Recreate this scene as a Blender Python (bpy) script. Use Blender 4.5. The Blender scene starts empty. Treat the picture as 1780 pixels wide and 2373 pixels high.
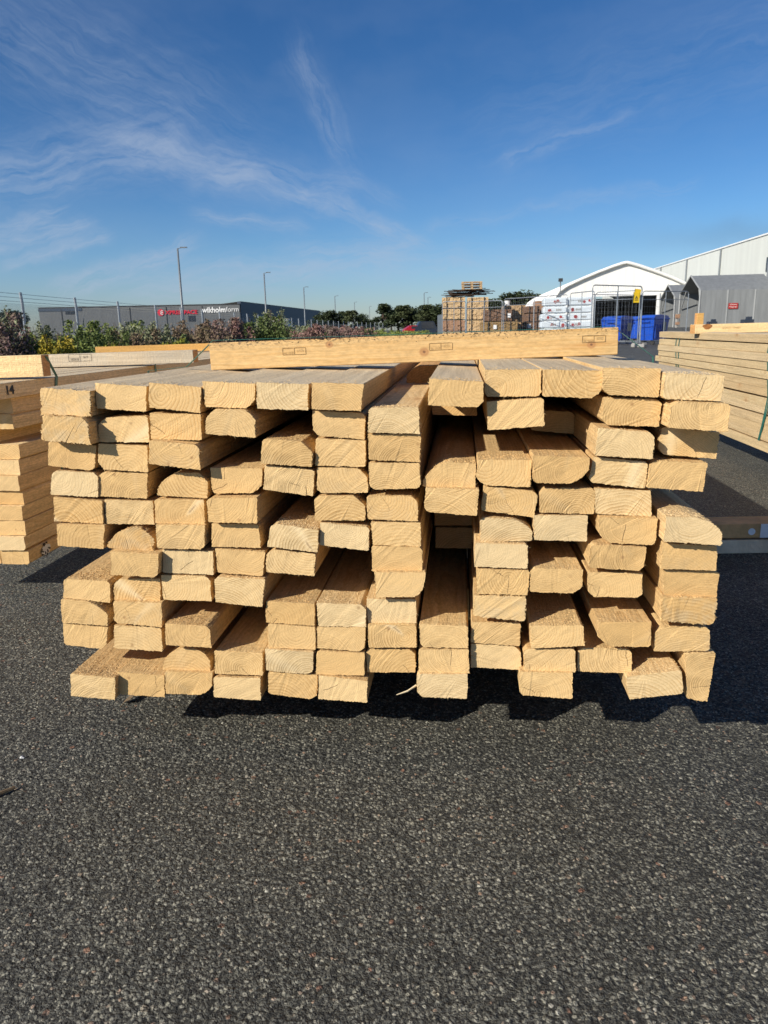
import bpy, bmesh, math, random
from mathutils import Vector, Matrix
R = math.radians
sc = bpy.context.scene
col = sc.collection
random.seed(7)

# ---------------------------------------------------------------- camera
PITCH, ROLL, EYE = R(13.6), 0.020, 0.866
cam_d = bpy.data.cameras.new("camera")
cam_d.sensor_fit = 'VERTICAL'; cam_d.sensor_height = 24.0
cam_d.lens = 24.0 * 1740.0 / 2373.0
cam_d.clip_start = 0.02; cam_d.clip_end = 4000
cam_d.dof.use_dof = True; cam_d.dof.focus_distance = 1.6; cam_d.dof.aperture_fstop = 11.0
cam = bpy.data.objects.new("camera", cam_d); col.objects.link(cam)
fwd = Vector((0, math.cos(PITCH), -math.sin(PITCH)))
upv = Vector((0, math.sin(PITCH), math.cos(PITCH)))
rgt = Vector((1, 0, 0))
r2 = rgt * math.cos(ROLL) - upv * math.sin(ROLL)
u2 = rgt * math.sin(ROLL) + upv * math.cos(ROLL)
M = Matrix((r2, u2, -fwd)).transposed().to_4x4(); M.translation = (0, 0, EYE)
cam.matrix_world = M
sc.camera = cam

# ---------------------------------------------------------------- light
sc.view_settings.view_transform = 'Standard'; sc.view_settings.look = 'None'
sc.view_settings.gamma = 1.0; sc.view_settings.use_curve_mapping = False
sc.view_settings.exposure = 0.48
light_dir = Vector((1.42, 1.12, -1.0)).normalized()      # where the sunlight travels
sun_el = math.asin(-light_dir.z); sun_az = math.atan2(-light_dir.x, -light_dir.y)
sun_d = bpy.data.lights.new("sun", 'SUN'); sun_d.energy = 4.4; sun_d.angle = R(0.55)
sun_d.color = (1.0, 0.93, 0.82)
sun = bpy.data.objects.new("sun", sun_d); col.objects.link(sun)
sun.rotation_euler = (-light_dir).to_track_quat('Z', 'Y').to_euler()
sun.location = (-20, -15, 20)

world = bpy.data.worlds.new("World"); sc.world = world
world.use_nodes = True
WT = world.node_tree; WT.nodes.clear()

class NG:
    """small helper that writes node graphs"""
    def __init__(s, tree): s.t = tree
    def n(s, typ, **kw):
        nd = s.t.nodes.new(typ)
        for k, v in kw.items():
            if k.startswith('in_'): s.put(nd.inputs[k[3:]], v)
            else: setattr(nd, k, v)
        return nd
    def put(s, sock, v):
        if isinstance(v, bpy.types.NodeSocket): s.t.links.new(v, sock)
        else: sock.default_value = v
    def m(s, op, a, b=None, c=None, clamp=False):
        nd = s.t.nodes.new('ShaderNodeMath'); nd.operation = op; nd.use_clamp = clamp
        s.put(nd.inputs[0], a)
        if b is not None: s.put(nd.inputs[1], b)
        if c is not None: s.put(nd.inputs[2], c)
        return nd.outputs[0]
    def vm(s, op, a, b=None, out=0):
        nd = s.t.nodes.new('ShaderNodeVectorMath'); nd.operation = op
        s.put(nd.inputs[0], a)
        if b is not None: s.put(nd.inputs['Scale'] if op == 'SCALE' else nd.inputs[1], b)
        return nd.outputs[out]
    def xyz(s, v):
        nd = s.t.nodes.new('ShaderNodeSeparateXYZ'); s.put(nd.inputs[0], v); return nd.outputs
    def comb(s, x, y, z):
        nd = s.t.nodes.new('ShaderNodeCombineXYZ')
        for i, v in enumerate((x, y, z)): s.put(nd.inputs[i], v)
        return nd.outputs[0]
    def noise(s, vec, scale, detail=3, rough=.5, dist=0, out='Fac'):
        nd = s.t.nodes.new('ShaderNodeTexNoise'); s.put(nd.inputs['Vector'], vec)
        nd.inputs['Scale'].default_value = scale; nd.inputs['Detail'].default_value = detail
        nd.inputs['Roughness'].default_value = rough; nd.inputs['Distortion'].default_value = dist
        return nd.outputs[out]
    def vor(s, vec, scale, feat='F1', rnd=1, out='Distance'):
        nd = s.t.nodes.new('ShaderNodeTexVoronoi'); nd.feature = feat; s.put(nd.inputs['Vector'], vec)
        nd.inputs['Scale'].default_value = scale; nd.inputs['Randomness'].default_value = rnd
        return nd.outputs[out]
    def mix(s, f, a, b, mode='MIX'):
        nd = s.t.nodes.new('ShaderNodeMix'); nd.data_type = 'RGBA'; nd.blend_type = mode
        s.put(nd.inputs[0], f); s.put(nd.inputs[6], a); s.put(nd.inputs[7], b); return nd.outputs[2]
    def ramp(s, f, stops):
        nd = s.t.nodes.new('ShaderNodeValToRGB'); s.put(nd.inputs[0], f)
        e = nd.color_ramp.elements
        while len(e) < len(stops): e.new(.5)
        for k, (p, c) in enumerate(stops):
            e[k].position = p; e[k].color = (*c, 1) if len(c) == 3 else c
        return nd.outputs[0]
    def mr(s, v, a, b, c=0.0, d=1.0):
        nd = s.t.nodes.new('ShaderNodeMapRange'); nd.clamp = True
        s.put(nd.inputs[0], v)
        for i, q in enumerate((a, b, c, d)): s.put(nd.inputs[i + 1], q)
        return nd.outputs[0]

def rgb(*c): return (*c, 1.0)

g = NG(WT)
sky = g.n('ShaderNodeTexSky'); sky.sky_type = 'NISHITA'; sky.sun_disc = False
sky.sun_elevation = sun_el; sky.sun_rotation = sun_az
sky.altitude = 0; sky.air_density = 1.0; sky.dust_density = 0.35; sky.ozone_density = 2.2
dirv = g.n('ShaderNodeTexCoord').outputs['Generated']
dx, dy, dz = g.xyz(dirv)[:3]
az = g.m('MULTIPLY', g.m('ARCTAN2', dx, dy), 180 / math.pi)
el = g.m('MULTIPLY', g.m('ARCSINE', dz), 180 / math.pi)
P0 = g.comb(az, el, 0.0)
wn = g.noise(P0, .22, 4, .6, 0, 'Color')
wv = g.vm('SCALE', g.vm('SUBTRACT', wn, (.5, .5, .5)), 2.4)
PW = g.vm('ADD', P0, wv)
pwx, pwy, _ = g.xyz(PW)[:3]
# cirrus streaks: az0, el0, az1, el1, half width, strength (degrees on the sky)
ST = [(-30, 9.0, -16.5, 12.1, 1.7, .50), (-17, 12.3, -9.5, 10.8, 1.0, .60), (-11, 11.2, -4.5, 9.6, 1.2, .55),
      (-5, 9.6, 2.4, 6.3, .5, .75), (-27, 20, -14, 14, 3.4, .22), (-4.7, 17.2, -2.6, 12.4, .95, .26),
      (-26.5, 6.6, -22.2, 8.0, .45, .95), (-27, 5.7, -20.8, 7.1, .5, .85), (-25, 4.9, -19.6, 6.4, .45, .6),
      (-21.5, 3.4, -13.8, 5.9, .6, .9), (-16, 3.2, 1, 5.4, 1.2, .60), (0, 4.6, 14, 4.4, 1.3, .32), (-12, 7.9, -6, 7.1, .5, .5),
      (9.4, 11.4, 16.6, 13.2, .5, .28), (4, 7.2, 21, 9.2, .45, .22), (-2.4, 10.3, .6, 9.0, .55, .22), (12, 14, 30, 17, 3.0, .10)]
tot = None
for (a0, e0, a1, e1, w, st) in ST:
    L2 = (a1 - a0) ** 2 + (e1 - e0) ** 2; L = math.sqrt(L2)
    ux, uy = (a1 - a0) / L, (e1 - e0) / L
    qx = g.m('SUBTRACT', pwx, a0); qy = g.m('SUBTRACT', pwy, e0)
    t = g.m('ADD', g.m('MULTIPLY', qx, ux), g.m('MULTIPLY', qy, uy))
    n_ = g.m('SUBTRACT', g.m('MULTIPLY', qx, uy), g.m('MULTIPLY', qy, ux))
    tt = g.m('SUBTRACT', t, g.m('MINIMUM', g.m('MAXIMUM', t, 0.0), L))
    d2 = g.m('ADD', g.m('MULTIPLY', g.m('MULTIPLY', tt, tt), .35), g.m('MULTIPLY', n_, n_))
    k = g.m('EXPONENT', g.m('MULTIPLY', d2, -1.0 / (w * w)))
    fib = g.noise(g.comb(g.m('MULTIPLY', t, .26), g.m('MULTIPLY', n_, 1.9), a0 * 1.7), 1.0, 6, .62, .6)
    k = g.m('MULTIPLY', g.m('MULTIPLY', k, st), g.mr(fib, .33, .70, .05, 1.6))
    tot = k if tot is None else g.m('ADD', tot, k)
mot = g.noise(g.vm('MULTIPLY', PW, (.6, 1.4, 1)), .5, 6, .65)
tot = g.m('MULTIPLY', tot, g.mr(mot, .3, .68, .45, 1.25))
veil = g.m('MULTIPLY', g.mr(g.noise(g.vm('MULTIPLY', PW, (.5, 1, 1)), .12, 4, .6), .42, .75), .13)
tot = g.m('MULTIPLY', g.m('SUBTRACT', 1.0, g.m('EXPONENT', g.m('MULTIPLY', g.m('ADD', tot, veil), -1.15))), .72)
grey = g.m('EXPONENT', g.m('MULTIPLY', g.m('ADD', g.m('POWER', g.m('ABSOLUTE', g.m('MULTIPLY', g.m('SUBTRACT', pwx, 25), .16)), 2.0),
        g.m('POWER', g.m('ABSOLUTE', g.m('MULTIPLY', g.m('SUBTRACT', pwy, 5.6), 1.0)), 2.0)), -1.0))
hs = g.n('ShaderNodeHueSaturation', in_Saturation=1.22, in_Value=1.0, in_Color=sky.outputs[0]).outputs[0]
hs = g.mix(1.0, hs, g.mix(g.mr(el, 0.0, 6.0), rgb(1.02, 1.16, 1.60), g.mix(g.mr(el, 5.0, 16.0), rgb(.80, 1.12, 1.56), rgb(.66, .96, 1.30))), 'MULTIPLY')
c1 = g.mix(tot, hs, rgb(6.2, 7.4, 9.4))
c2 = g.mix(g.m('MULTIPLY', grey, .26), c1, rgb(2.2, 2.7, 3.6))
bg = g.n('ShaderNodeBackground', in_Color=c2, in_Strength=.05)
wo = g.n('ShaderNodeOutputWorld'); WT.links.new(bg.outputs[0], wo.inputs[0])

# ---------------------------------------------------------------- materials
MATS = {}
def newmat(name):
    m = bpy.data.materials.new(name); m.use_nodes = True; m.node_tree.nodes.clear()
    q = NG(m.node_tree); b = q.n('ShaderNodeBsdfPrincipled'); o = q.n('ShaderNodeOutputMaterial')
    m.node_tree.links.new(b.outputs[0], o.inputs[0]); MATS[name] = m
    return m, q, b
def bump(q, b, h, strength=.5, dist=.001):
    nd = q.n('ShaderNodeBump', in_Strength=strength, in_Distance=dist, in_Height=h)
    q.t.links.new(nd.outputs[0], b.inputs['Normal'])
def simple(name, c, rough=.6, metal=0, var=.12, scale=3.0, bmp=0.0):
    m, q, b = newmat(name)
    tc = q.n('ShaderNodeTexCoord').outputs['Object']
    nz = q.noise(tc, scale, 5, .6)
    f = q.mr(nz, .3, .7, 1 - var, 1 + var)
    cc = q.mix(1.0, rgb(*c), q.comb(f, f, f), 'MULTIPLY')
    q.put(b.inputs['Base Color'], cc); b.inputs['Roughness'].default_value = rough
    b.inputs['Metallic'].default_value = metal
    if bmp: bump(q, b, q.noise(tc, scale * 8, 3, .6), bmp, .01)
    return m

def wood_common(q, along='y'):
    oi = q.n('ShaderNodeObjectInfo')
    rnd = oi.outputs['Random']
    wn_ = q.n('ShaderNodeTexWhiteNoise'); wn_.noise_dimensions = '1D'; q.put(wn_.inputs['W'], q.m('MULTIPLY', rnd, 917.3))
    cr, cg, cb = q.xyz(wn_.outputs['Color'])[:3]
    wn2 = q.n('ShaderNodeTexWhiteNoise'); wn2.noise_dimensions = '1D'; q.put(wn2.inputs['W'], q.m('MULTIPLY_ADD', rnd, 511.7, 3.1))
    er, eg, eb = q.xyz(wn2.outputs['Color'])[:3]
    tc = q.n('ShaderNodeTexCoord').outputs['Object']
    ox, oy, oz = q.xyz(tc)[:3]
    if along == 'x': ox, oy = oy, ox
    # where the pith of this board lies in its cross-section
    px = q.mr(cr, 0, 1, -.050, .050); pz = q.mr(cg, 0, 1, -.085, .036)
    sd = q.m('MULTIPLY', rnd, 37.0)
    wob = q.noise(q.comb(ox, q.m('MULTIPLY', oy, .25), q.m('ADD', oz, sd)), 14, 3, .5, 0, 'Color')
    wv_ = q.vm('SCALE', q.vm('SUBTRACT', wob, (.5, .5, .5)), .016)
    wx, wy, wz = q.xyz(wv_)[:3]
    x = q.m('ADD', q.m('SUBTRACT', ox, px), wx); z = q.m('ADD', q.m('SUBTRACT', oz, pz), wz)
    r = q.m('SQRT', q.m('ADD', q.m('MULTIPLY', x, x), q.m('MULTIPLY', z, z)))
    return dict(oi=oi, rnd=rnd, cb=cb, er=er, eg=eg, eb=eb, tc=tc, ox=ox, oy=oy, oz=oz, x=x, z=z, r=r, sd=sd)

def end_wood():
    m, q, b = newmat('end_grain')
    w = wood_common(q)
    # growth rings, spacing differs from board to board and slowly across the board
    rs = q.m('ADD', w['r'], q.m('MULTIPLY', q.noise(q.comb(w['r'], 0.0, w['sd']), 60, 2, .5), .012))
    f = q.mr(w['eb'], 0, 1, 150, 300)
    ph = q.m('MULTIPLY', rs, f)
    saw = q.m('FRACT', ph)
    late = q.m('POWER', saw, 2.0)                               # dark late wood builds up and ends sharply
    vis = q.mr(q.noise(w['tc'], 26, 3, .6), .34, .60, .2, 1.0)  # rings fade in and out where the saw tore the fibres
    vis = q.m('MULTIPLY', vis, q.mr(w['er'], 0, 1, .6, 1.4))
    base = q.ramp(w['cb'], [(0, (.65, .43, .19)), (.3, (.71, .49, .235)), (.6, (.62, .40, .17)), (.8, (.715, .515, .265)), (1, (.68, .515, .29))])
    dark = q.mix(1.0, base, rgb(.76, .67, .55), 'MULTIPLY')
    c = q.mix(q.m('MULTIPLY', late, vis, None, True), base, dark)
    fn_ = q.mr(q.noise(w['tc'], 330, 2, .6), .3, .7, .90, 1.09); c = q.mix(1.0, c, q.comb(fn_, fn_, fn_), 'MULTIPLY')
    # torn diagonal saw streaks
    ang = q.mr(w['rnd'], 0, 1, .35, .75)
    du = q.m('ADD', q.m('MULTIPLY', w['ox'], q.m('SINE', ang)), q.m('MULTIPLY', w['oz'], q.m('MULTIPLY', q.m('COSINE', ang), -1)))
    dv = q.m('ADD', q.m('MULTIPLY', w['ox'], q.m('COSINE', ang)), q.m('MULTIPLY', w['oz'], q.m('SINE', ang)))
    st = q.noise(q.comb(q.m('MULTIPLY', dv, 14), q.m('MULTIPLY', du, 150), w['sd']), 1.0, 5, .62)
    stm = q.mr(st, .28, .74, .88, 1.12)
    c = q.mix(.9, c, q.comb(stm, stm, q.m('MULTIPLY', stm, .98)), 'MULTIPLY')
    # pale compression streak running out from the pith (branch wood)
    a0 = q.mr(w['er'], 0, 1, .4, 2.7)
    px_ = q.m('SUBTRACT', q.m('MULTIPLY', w['x'], q.m('SINE', a0)), q.m('MULTIPLY', w['z'], q.m('COSINE', a0)))
    pa_ = q.m('ADD', q.m('MULTIPLY', w['x'], q.m('COSINE', a0)), q.m('MULTIPLY', w['z'], q.m('SINE', a0)))
    colr = q.n('ShaderNodeSeparateColor', in_Color=w['oi'].outputs['Color'])
    crk, knt = colr.outputs[0], colr.outputs[1]
    wk = q.m('EXPONENT', q.m('MULTIPLY', q.m('POWER', q.m('DIVIDE', px_, q.m('MULTIPLY_ADD', q.m('ABSOLUTE', pa_), .12, .0022)), 2.0), -1.0))
    kn = q.m('MULTIPLY', q.m('MULTIPLY', wk, knt), q.mr(pa_, .0, .012))
    c = q.mix(q.m('MULTIPLY', kn, .75), c, rgb(.80, .62, .36))
    kd = q.m('MULTIPLY', q.m('MULTIPLY', q.mr(q.m('ABSOLUTE', px_), .0006, .0026, 1, 0), knt), q.m('MULTIPLY', q.mr(pa_, .008, .014), q.mr(pa_, .026, .034, 1, 0)))
    c = q.mix(q.m('MULTIPLY', kd, .55), c, rgb(.20, .10, .04))
    # drying cracks: thin radial lines
    cw = q.m('ADD', px_, q.m('MULTIPLY', q.m('SUBTRACT', q.noise(w['tc'], 55, 2, .5), .5), .006))
    c1_ = q.m('MULTIPLY', q.mr(q.m('ABSOLUTE', cw), .0002, .0008, 1, 0), q.m('MULTIPLY', q.mr(pa_, -.030, -.027), q.mr(pa_, .004, .007, 1, 0)))
    a1 = q.m('ADD', a0, 1.1)
    qx_ = q.m('SUBTRACT', q.m('MULTIPLY', w['x'], q.m('SINE', a1)), q.m('MULTIPLY', w['z'], q.m('COSINE', a1)))
    qa_ = q.m('ADD', q.m('MULTIPLY', w['x'], q.m('COSINE', a1)), q.m('MULTIPLY', w['z'], q.m('SINE', a1)))
    c2_ = q.m('MULTIPLY', q.mr(q.m('ABSOLUTE', q.m('ADD', qx_, q.m('MULTIPLY', q.m('SUBTRACT', q.noise(w['tc'], 80, 2, .5), .5), .009))), .0001, .0007, 1, 0), q.m('MULTIPLY', q.mr(qa_, .010, .013), q.mr(qa_, .034, .038, 1, 0)))
    ck = q.m('MULTIPLY', q.m('MAXIMUM', c1_, c2_), crk)
    c = q.mix(q.m('MULTIPLY', ck, .65), c, rgb(.12, .06, .025))
    # grey weathering and pitch spots: blue channel of the object colour
    gm = q.m('MULTIPLY', q.mr(q.noise(w['tc'], 30, 4, .6), .45, .62), colr.outputs[2])
    c = q.mix(q.m('MULTIPLY', gm, .45), c, rgb(.52, .42, .26))
    spot = q.m('MULTIPLY', q.mr(q.vor(q.vm('ADD', w['tc'], q.comb(w['sd'], 0.0, 0.0)), 22), .05, .10, 1, 0), q.mr(w['eg'], .62, .66))
    c = q.mix(q.m('MULTIPLY', spot, .5), c, rgb(.25, .12, .05))
    q.put(b.inputs['Base Color'], c)
    b.inputs['Roughness'].default_value = .75; b.inputs['Specular IOR Level'].default_value = .25
    fine = q.noise(w['tc'], 420, 3, .7)
    h = q.m('ADD', q.m('MULTIPLY', q.m('MULTIPLY', late, vis), 1.0), q.m('MULTIPLY', st, .45))
    h = q.m('ADD', h, q.m('MULTIPLY', fine, .5)); h = q.m('SUBTRACT', h, q.m('MULTIPLY', ck, 2.0))
    bump(q, b, h, .55, .0011)
    return m

def long_wood(name, tint=None, grey=0.0, fuzz=1.0, along='y'):
    m, q, b = newmat(name)
    w = wood_common(q, along)
    al = q.noise(q.comb(q.m('MULTIPLY', w['ox'], 60), q.m('MULTIPLY', w['oy'], 2.2), q.m('ADD', q.m('MULTIPLY', w['oz'], 60), w['sd'])), 1.0, 5, .6)
    rs = q.m('ADD', w['r'], q.m('MULTIPLY', q.noise(q.comb(w['ox'], q.m('MULTIPLY', w['oy'], .5), w['sd']), 7, 3, .5), .02))
    late = q.m('POWER', q.m('FRACT', q.m('MULTIPLY', rs, 170)), 2.2)
    base = q.ramp(w['cb'], [(0, (.62, .425, .20)), (.4, (.66, .465, .225)), (.75, (.61, .405, .185)), (1, (.68, .49, .255))])
    if tint: base = q.mix(1.0, base, rgb(*tint), 'MULTIPLY')
    c = q.mix(q.m('MULTIPLY', late, .5), base, q.mix(1.0, base, rgb(.72, .60, .45), 'MULTIPLY'))
    am = q.mr(al, .3, .7, .84, 1.14); c = q.mix(1.0, c, q.comb(am, am, am), 'MULTIPLY')
    # saw marks across, fuzzy torn fibre
    kerf = q.noise(q.comb(q.m('MULTIPLY', w['ox'], 25), q.m('MULTIPLY', w['oy'], 150), q.m('MULTIPLY', w['oz'], 25)), 1.0, 3, .6)
    fz = q.noise(q.comb(q.m('MULTIPLY', w['ox'], 190), q.m('MULTIPLY', w['oy'], 70), q.m('ADD', q.m('MULTIPLY', w['oz'], 190), w['sd'])), 1.0, 4, .7)
    fm = q.mr(fz, .3, .7, .76, 1.22); c = q.mix(.9, c, q.comb(fm, fm, fm), 'MULTIPLY')
    # knots
    kv = q.vm('ADD', q.comb(q.m('MULTIPLY', w['ox'], 6.0), q.m('MULTIPLY', w['oy'], 3.2), q.m('MULTIPLY', w['oz'], 6.0)), q.comb(w['sd'], w['sd'], 0.0))
    kd = q.vor(kv, 1.0)
    kk = q.mr(kd, .035, .085, 1, 0)
    c = q.mix(q.m('MULTIPLY', kk, .75), c, rgb(.30, .145, .06))
    halo = q.mr(kd, .06, .22, 1, 0)
    c = q.mix(q.m('MULTIPLY', halo, .30), c, rgb(.52, .28, .10))
    if grey:
        gn = q.noise(q.comb(q.m('MULTIPLY', w['ox'], 30), q.m('MULTIPLY', w['oy'], 3), w['sd']), 1.0, 5, .65)
        gf = q.mr(gn, .2, .62, grey * .72, grey)
        gc = q.mix(q.mr(al, .3, .7), rgb(.40, .385, .33), rgb(.64, .61, .50))
        c = q.mix(gf, c, gc)
    q.put(b.inputs['Base Color'], c)
    b.inputs['Roughness'].default_value = .8; b.inputs['Specular IOR Level'].default_value = .2
    h = q.m('ADD', q.m('MULTIPLY', kerf, .9), q.m('MULTIPLY', fz, 1.3))
    bump(q, b, h, .9 * fuzz, .0020)
    return m

end_wood(); long_wood('long_grain'); long_wood('weathered_grain', (1.08, 1.08, 1.08), .50)
long_wood('orange_grain', (1.0, .80, .62)); long_wood('pale_grain', (1.0, 1.06, 1.12), .10)
long_wood('aged_grain', (.95, .90, .88), .72, 1.0, 'x')
m = long_wood('orange_end', (1.02, .78, .62))

def beam_wood():
    m, q, b = newmat('beam_grain')
    tc = q.n('ShaderNodeTexCoord').outputs['Object']
    x, y, z = q.xyz(tc)[:3]
    bow = q.noise(q.comb(q.m('MULTIPLY', x, 3.0), 0.0, q.m('MULTIPLY', z, 8)), 1.0, 2, .5)
    zz = q.m('ADD', z, q.m('MULTIPLY', bow, .03))
    line = q.noise(q.comb(q.m('MULTIPLY', x, 4), y, q.m('MULTIPLY', zz, 260)), 1.0, 4, .6)
    c = q.mix(q.mr(line, .35, .72), rgb(.74, .51, .235), rgb(.60, .355, .12))
    edge = q.m('MULTIPLY', q.mr(z, .012, .031), q.mr(q.noise(q.vm('MULTIPLY', tc, (1, 1, 2)), 110, 4, .7), .50, .58))
    edge = q.m('MULTIPLY', edge, q.mr(q.noise(q.comb(x, 0.0, 0.0), 6, 3, .6), .36, .56))
    mott = q.mr(q.noise(q.vm('MULTIPLY', tc, (45, 1, 130)), 1.0, 5, .7), .3, .70, 1.12, .76); c = q.mix(1.0, c, q.comb(mott, mott, mott), 'MULTIPLY')
    stn = q.m('MULTIPLY', q.mr(z, -.01, .035), q.mr(q.noise(q.vm('MULTIPLY', tc, (12, 1, 60)), 1.0, 4, .7), .50, .70)); c = q.mix(q.m('MULTIPLY', stn, .35), c, rgb(.34, .22, .10))
    kn = None
    for kx, kz, kr in KNOTS:
        d = q.m('SQRT', q.m('ADD', q.m('POWER', q.m('SUBTRACT', x, kx), 2.0), q.m('POWER', q.m('MULTIPLY', q.m('SUBTRACT', z, kz), 1.15), 2.0)))
        d = q.m('ADD', d, q.m('MULTIPLY', q.m('SUBTRACT', q.noise(tc, 160, 2, .5), .5), .002))
        st = q.m('MULTIPLY', q.mr(q.m('ABSOLUTE', q.m('SUBTRACT', z, q.m('ADD', kz, q.m('MULTIPLY', q.m('SUBTRACT', x, kx), .04)))), .001, .009, 1, 0), q.mr(q.m('ABSOLUTE', q.m('SUBTRACT', x, kx)), .02, .10, 1, 0))
        if kx > .2: c = q.mix(q.m('MULTIPLY', st, .6), c, rgb(.50, .24, .06))
        ring = q.m('FRACT', q.m('MULTIPLY', d, 420))
        c = q.mix(q.m('MULTIPLY', q.mr(d, kr, kr * 1.5, 1, 0), .8), c, q.mix(ring, rgb(.34, .16, .06), rgb(.52, .27, .11)))
        c = q.mix(q.m('MULTIPLY', q.mr(d, kr * .25, kr * .5, 1, 0), .8), c, rgb(.15, .07, .035))
    c = q.mix(q.m('MULTIPLY', edge, .85), c, rgb(.07, .045, .03))
    q.put(b.inputs['Base Color'], c); b.inputs['Roughness'].default_value = .7
    bump(q, b, q.m('ADD', line, q.noise(tc, 500, 3, .7)), .4, .0008)
    return m
KNOTS = [(-.205, .018, .0075), (.025, -.008, .0095), (.432, -.006, .0085)]
beam_wood()

def asphalt():
    m, q, b = newmat('asphalt')
    tc = q.n('ShaderNodeTexCoord').outputs['Object']
    wv_ = q.vm('SCALE', q.vm('SUBTRACT', q.noise(tc, 130, 2, .5, 0, 'Color'), (.5, .5, .5)), .0065)
    p = q.vm('ADD', tc, wv_)
    hs_, cs_ = [], []
    for sc_, off in ((150, 0.0), (290, 5.3), (70, 9.1)):
        pv = q.vm('ADD', p, (off, off, 0)) if off else p
        nd = q.n('ShaderNodeTexVoronoi'); q.put(nd.inputs['Vector'], pv); nd.inputs['Scale'].default_value = sc_
        hs_.append(nd.outputs['Distance']); cs_.append(nd.outputs['Color'])
    r0, g0, b0 = q.xyz(cs_[0])[:3]; r1, g1, b1 = q.xyz(cs_[1])[:3]; r3, g3, b3 = q.xyz(cs_[2])[:3]
    stone0 = q.ramp(r0, [(0, (.030, .029, .027)), (.40, (.070, .068, .061)), (.66, (.135, .128, .110)), (.88, (.25, .235, .20)), (.965, (.29, .27, .22)), (.985, (.27, .16, .11)), (1, (.42, .40, .35))])
    stone1 = q.ramp(r1, [(0, (.026, .025, .023)), (.5, (.075, .071, .062)), (.8, (.15, .14, .118)), (1, (.30, .28, .23))])
    sel = q.mr(hs_[0], .40, .48)
    c = q.mix(sel, stone0, stone1)
    big = q.m('MULTIPLY', q.mr(hs_[2], .34, .38, 1, 0), q.mr(r3, .86, .87))
    c = q.mix(big, c, q.ramp(g3, [(0, (.07, .066, .058)), (.6, (.13, .12, .10)), (.8, (.24, .12, .08)), (1, (.32, .28, .22))]))
    # dark binder in the gaps
    gap = q.mr(hs_[0], .44, .62)
    c = q.mix(q.m('MULTIPLY', gap, .75), c, rgb(.012, .012, .011))
    lg = q.noise(tc, 1.3, 5, .6); lf = q.mr(lg, .3, .7, .80, 1.16)
    c = q.mix(1.0, c, q.comb(q.m('MULTIPLY', lf, 1.25), q.m('MULTIPLY', lf, 1.28), q.m('MULTIPLY', lf, 1.20)), 'MULTIPLY')
    q.put(b.inputs['Base Color'], c)
    q.put(b.inputs['Roughness'], q.mr(g0, 0, 1, .45, .85)); b.inputs['Specular IOR Level'].default_value = .45
    h = q.m('ADD', q.m('MULTIPLY', q.m('SUBTRACT', 1.0, hs_[0]), q.mr(b0, 0, 1, .5, 1.3)), q.m('MULTIPLY', q.m('SUBTRACT', 1.0, hs_[1]), .45))
    h = q.m('ADD', h, q.m('MULTIPLY', q.noise(tc, 420, 3, .7), .7)); h = q.m('ADD', h, q.m('MULTIPLY', big, .5))
    bump(q, b, h, 1.0, .0050)
    return m
asphalt()

simple('green_strap', (.025, .14, .11), .35, 0, .15, 60)
simple('grey_galvanised', (.30, .33, .36), .45, .55, .15, 30)
simple('lamp_grey', (.17, .19, .205), .5, .3, .08, 6)
simple('dark_metal', (.05, .05, .05), .5, 0, .1, 6)
simple('white_paint', (.80, .80, .78), .5, 0, .05, 1.5)
simple('black_ink', (.02, .02, .025), .7, 0, 0, 4)
simple('faint_ink', (.47, .32, .14), .8, 0, .5, 90)
simple('bird_white', (.62, .62, .60), .8, 0, .3, 90)
simple('bark', (.055, .035, .022), .9, 0, .5, 120, .6)
simple('twig', (.16, .11, .06), .9, 0, .4, 150)
simple('splinter', (.80, .66, .42), .8, 0, .1, 200)
simple('pale_painted_wood', (.85, .85, .85), .7, 0, .2, 10)
simple('bearer_wood', (.66, .38, .16), .85, 0, .35, 9, .4)
simple('bearer_grey', (.74, .58, .40), .85, 0, .3, 9, .4)
def cladding(name, c, freq, depth=.25, var=.06):
    m, q, b = newmat(name)
    tc = q.n('ShaderNodeTexCoord').outputs['Object']; x, y, z = q.xyz(tc)[:3]
    s = q.m('SINE', q.m('MULTIPLY', x, freq)); nz = q.mr(q.noise(q.vm('MULTIPLY', tc, (1.5, 1.5, .15)), .8, 5, .6), .3, .7, 1 - var, 1 + var)
    seam = q.mr(q.m('ABSOLUTE', q.m('SUBTRACT', q.m('FRACT', q.m('DIVIDE', x, 4.1)), .5)), .47, .49, 1, .82)
    f = q.m('MULTIPLY', nz, seam)
    q.put(b.inputs['Base Color'], q.mix(1.0, rgb(*c), q.comb(f, f, f), 'MULTIPLY')); b.inputs['Roughness'].default_value = .55
    bump(q, b, s, depth, .03); return m
cladding('grey_cladding', (.115, .122, .125), 18)
cladding('navy_cladding', (.030, .052, .085), 18)
cladding('lower_cladding', (.12, .13, .15), 18)
cladding('hall_cladding', (.74, .76, .70), 24, .12)
def cloth(name, c, var=.08):
    m, q, b = newmat(name)
    tc = q.n('ShaderNodeTexCoord').outputs['Object']
    nz = q.noise(q.vm('MULTIPLY', tc, (3.2, 3.2, .35)), 1.0, 5, .6)
    f = q.mr(nz, .3, .7, 1 - var, 1 + var)
    q.put(b.inputs['Base Color'], q.mix(1.0, rgb(*c), q.comb(f, f, f), 'MULTIPLY')); b.inputs['Roughness'].default_value = .55
    bump(q, b, nz, .5, .08); return m
cloth('tent_white', (.80, .79, .74), .05); cloth('shed_cloth', (.185, .195, .20), .14); cloth('shed_trim', (.30, .31, .31), .1)
simple('tent_dark', (.045, .033, .025), .9, 0, .5, .6)
simple('bin_blue', (.004, .060, .40), .4, 0, .1, 2)
simple('bin_navy', (.010, .028, .16), .4, 0, .15, 2)
simple('tyre_black', (.02, .02, .02), .7, 0, .1, 20)
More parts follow.
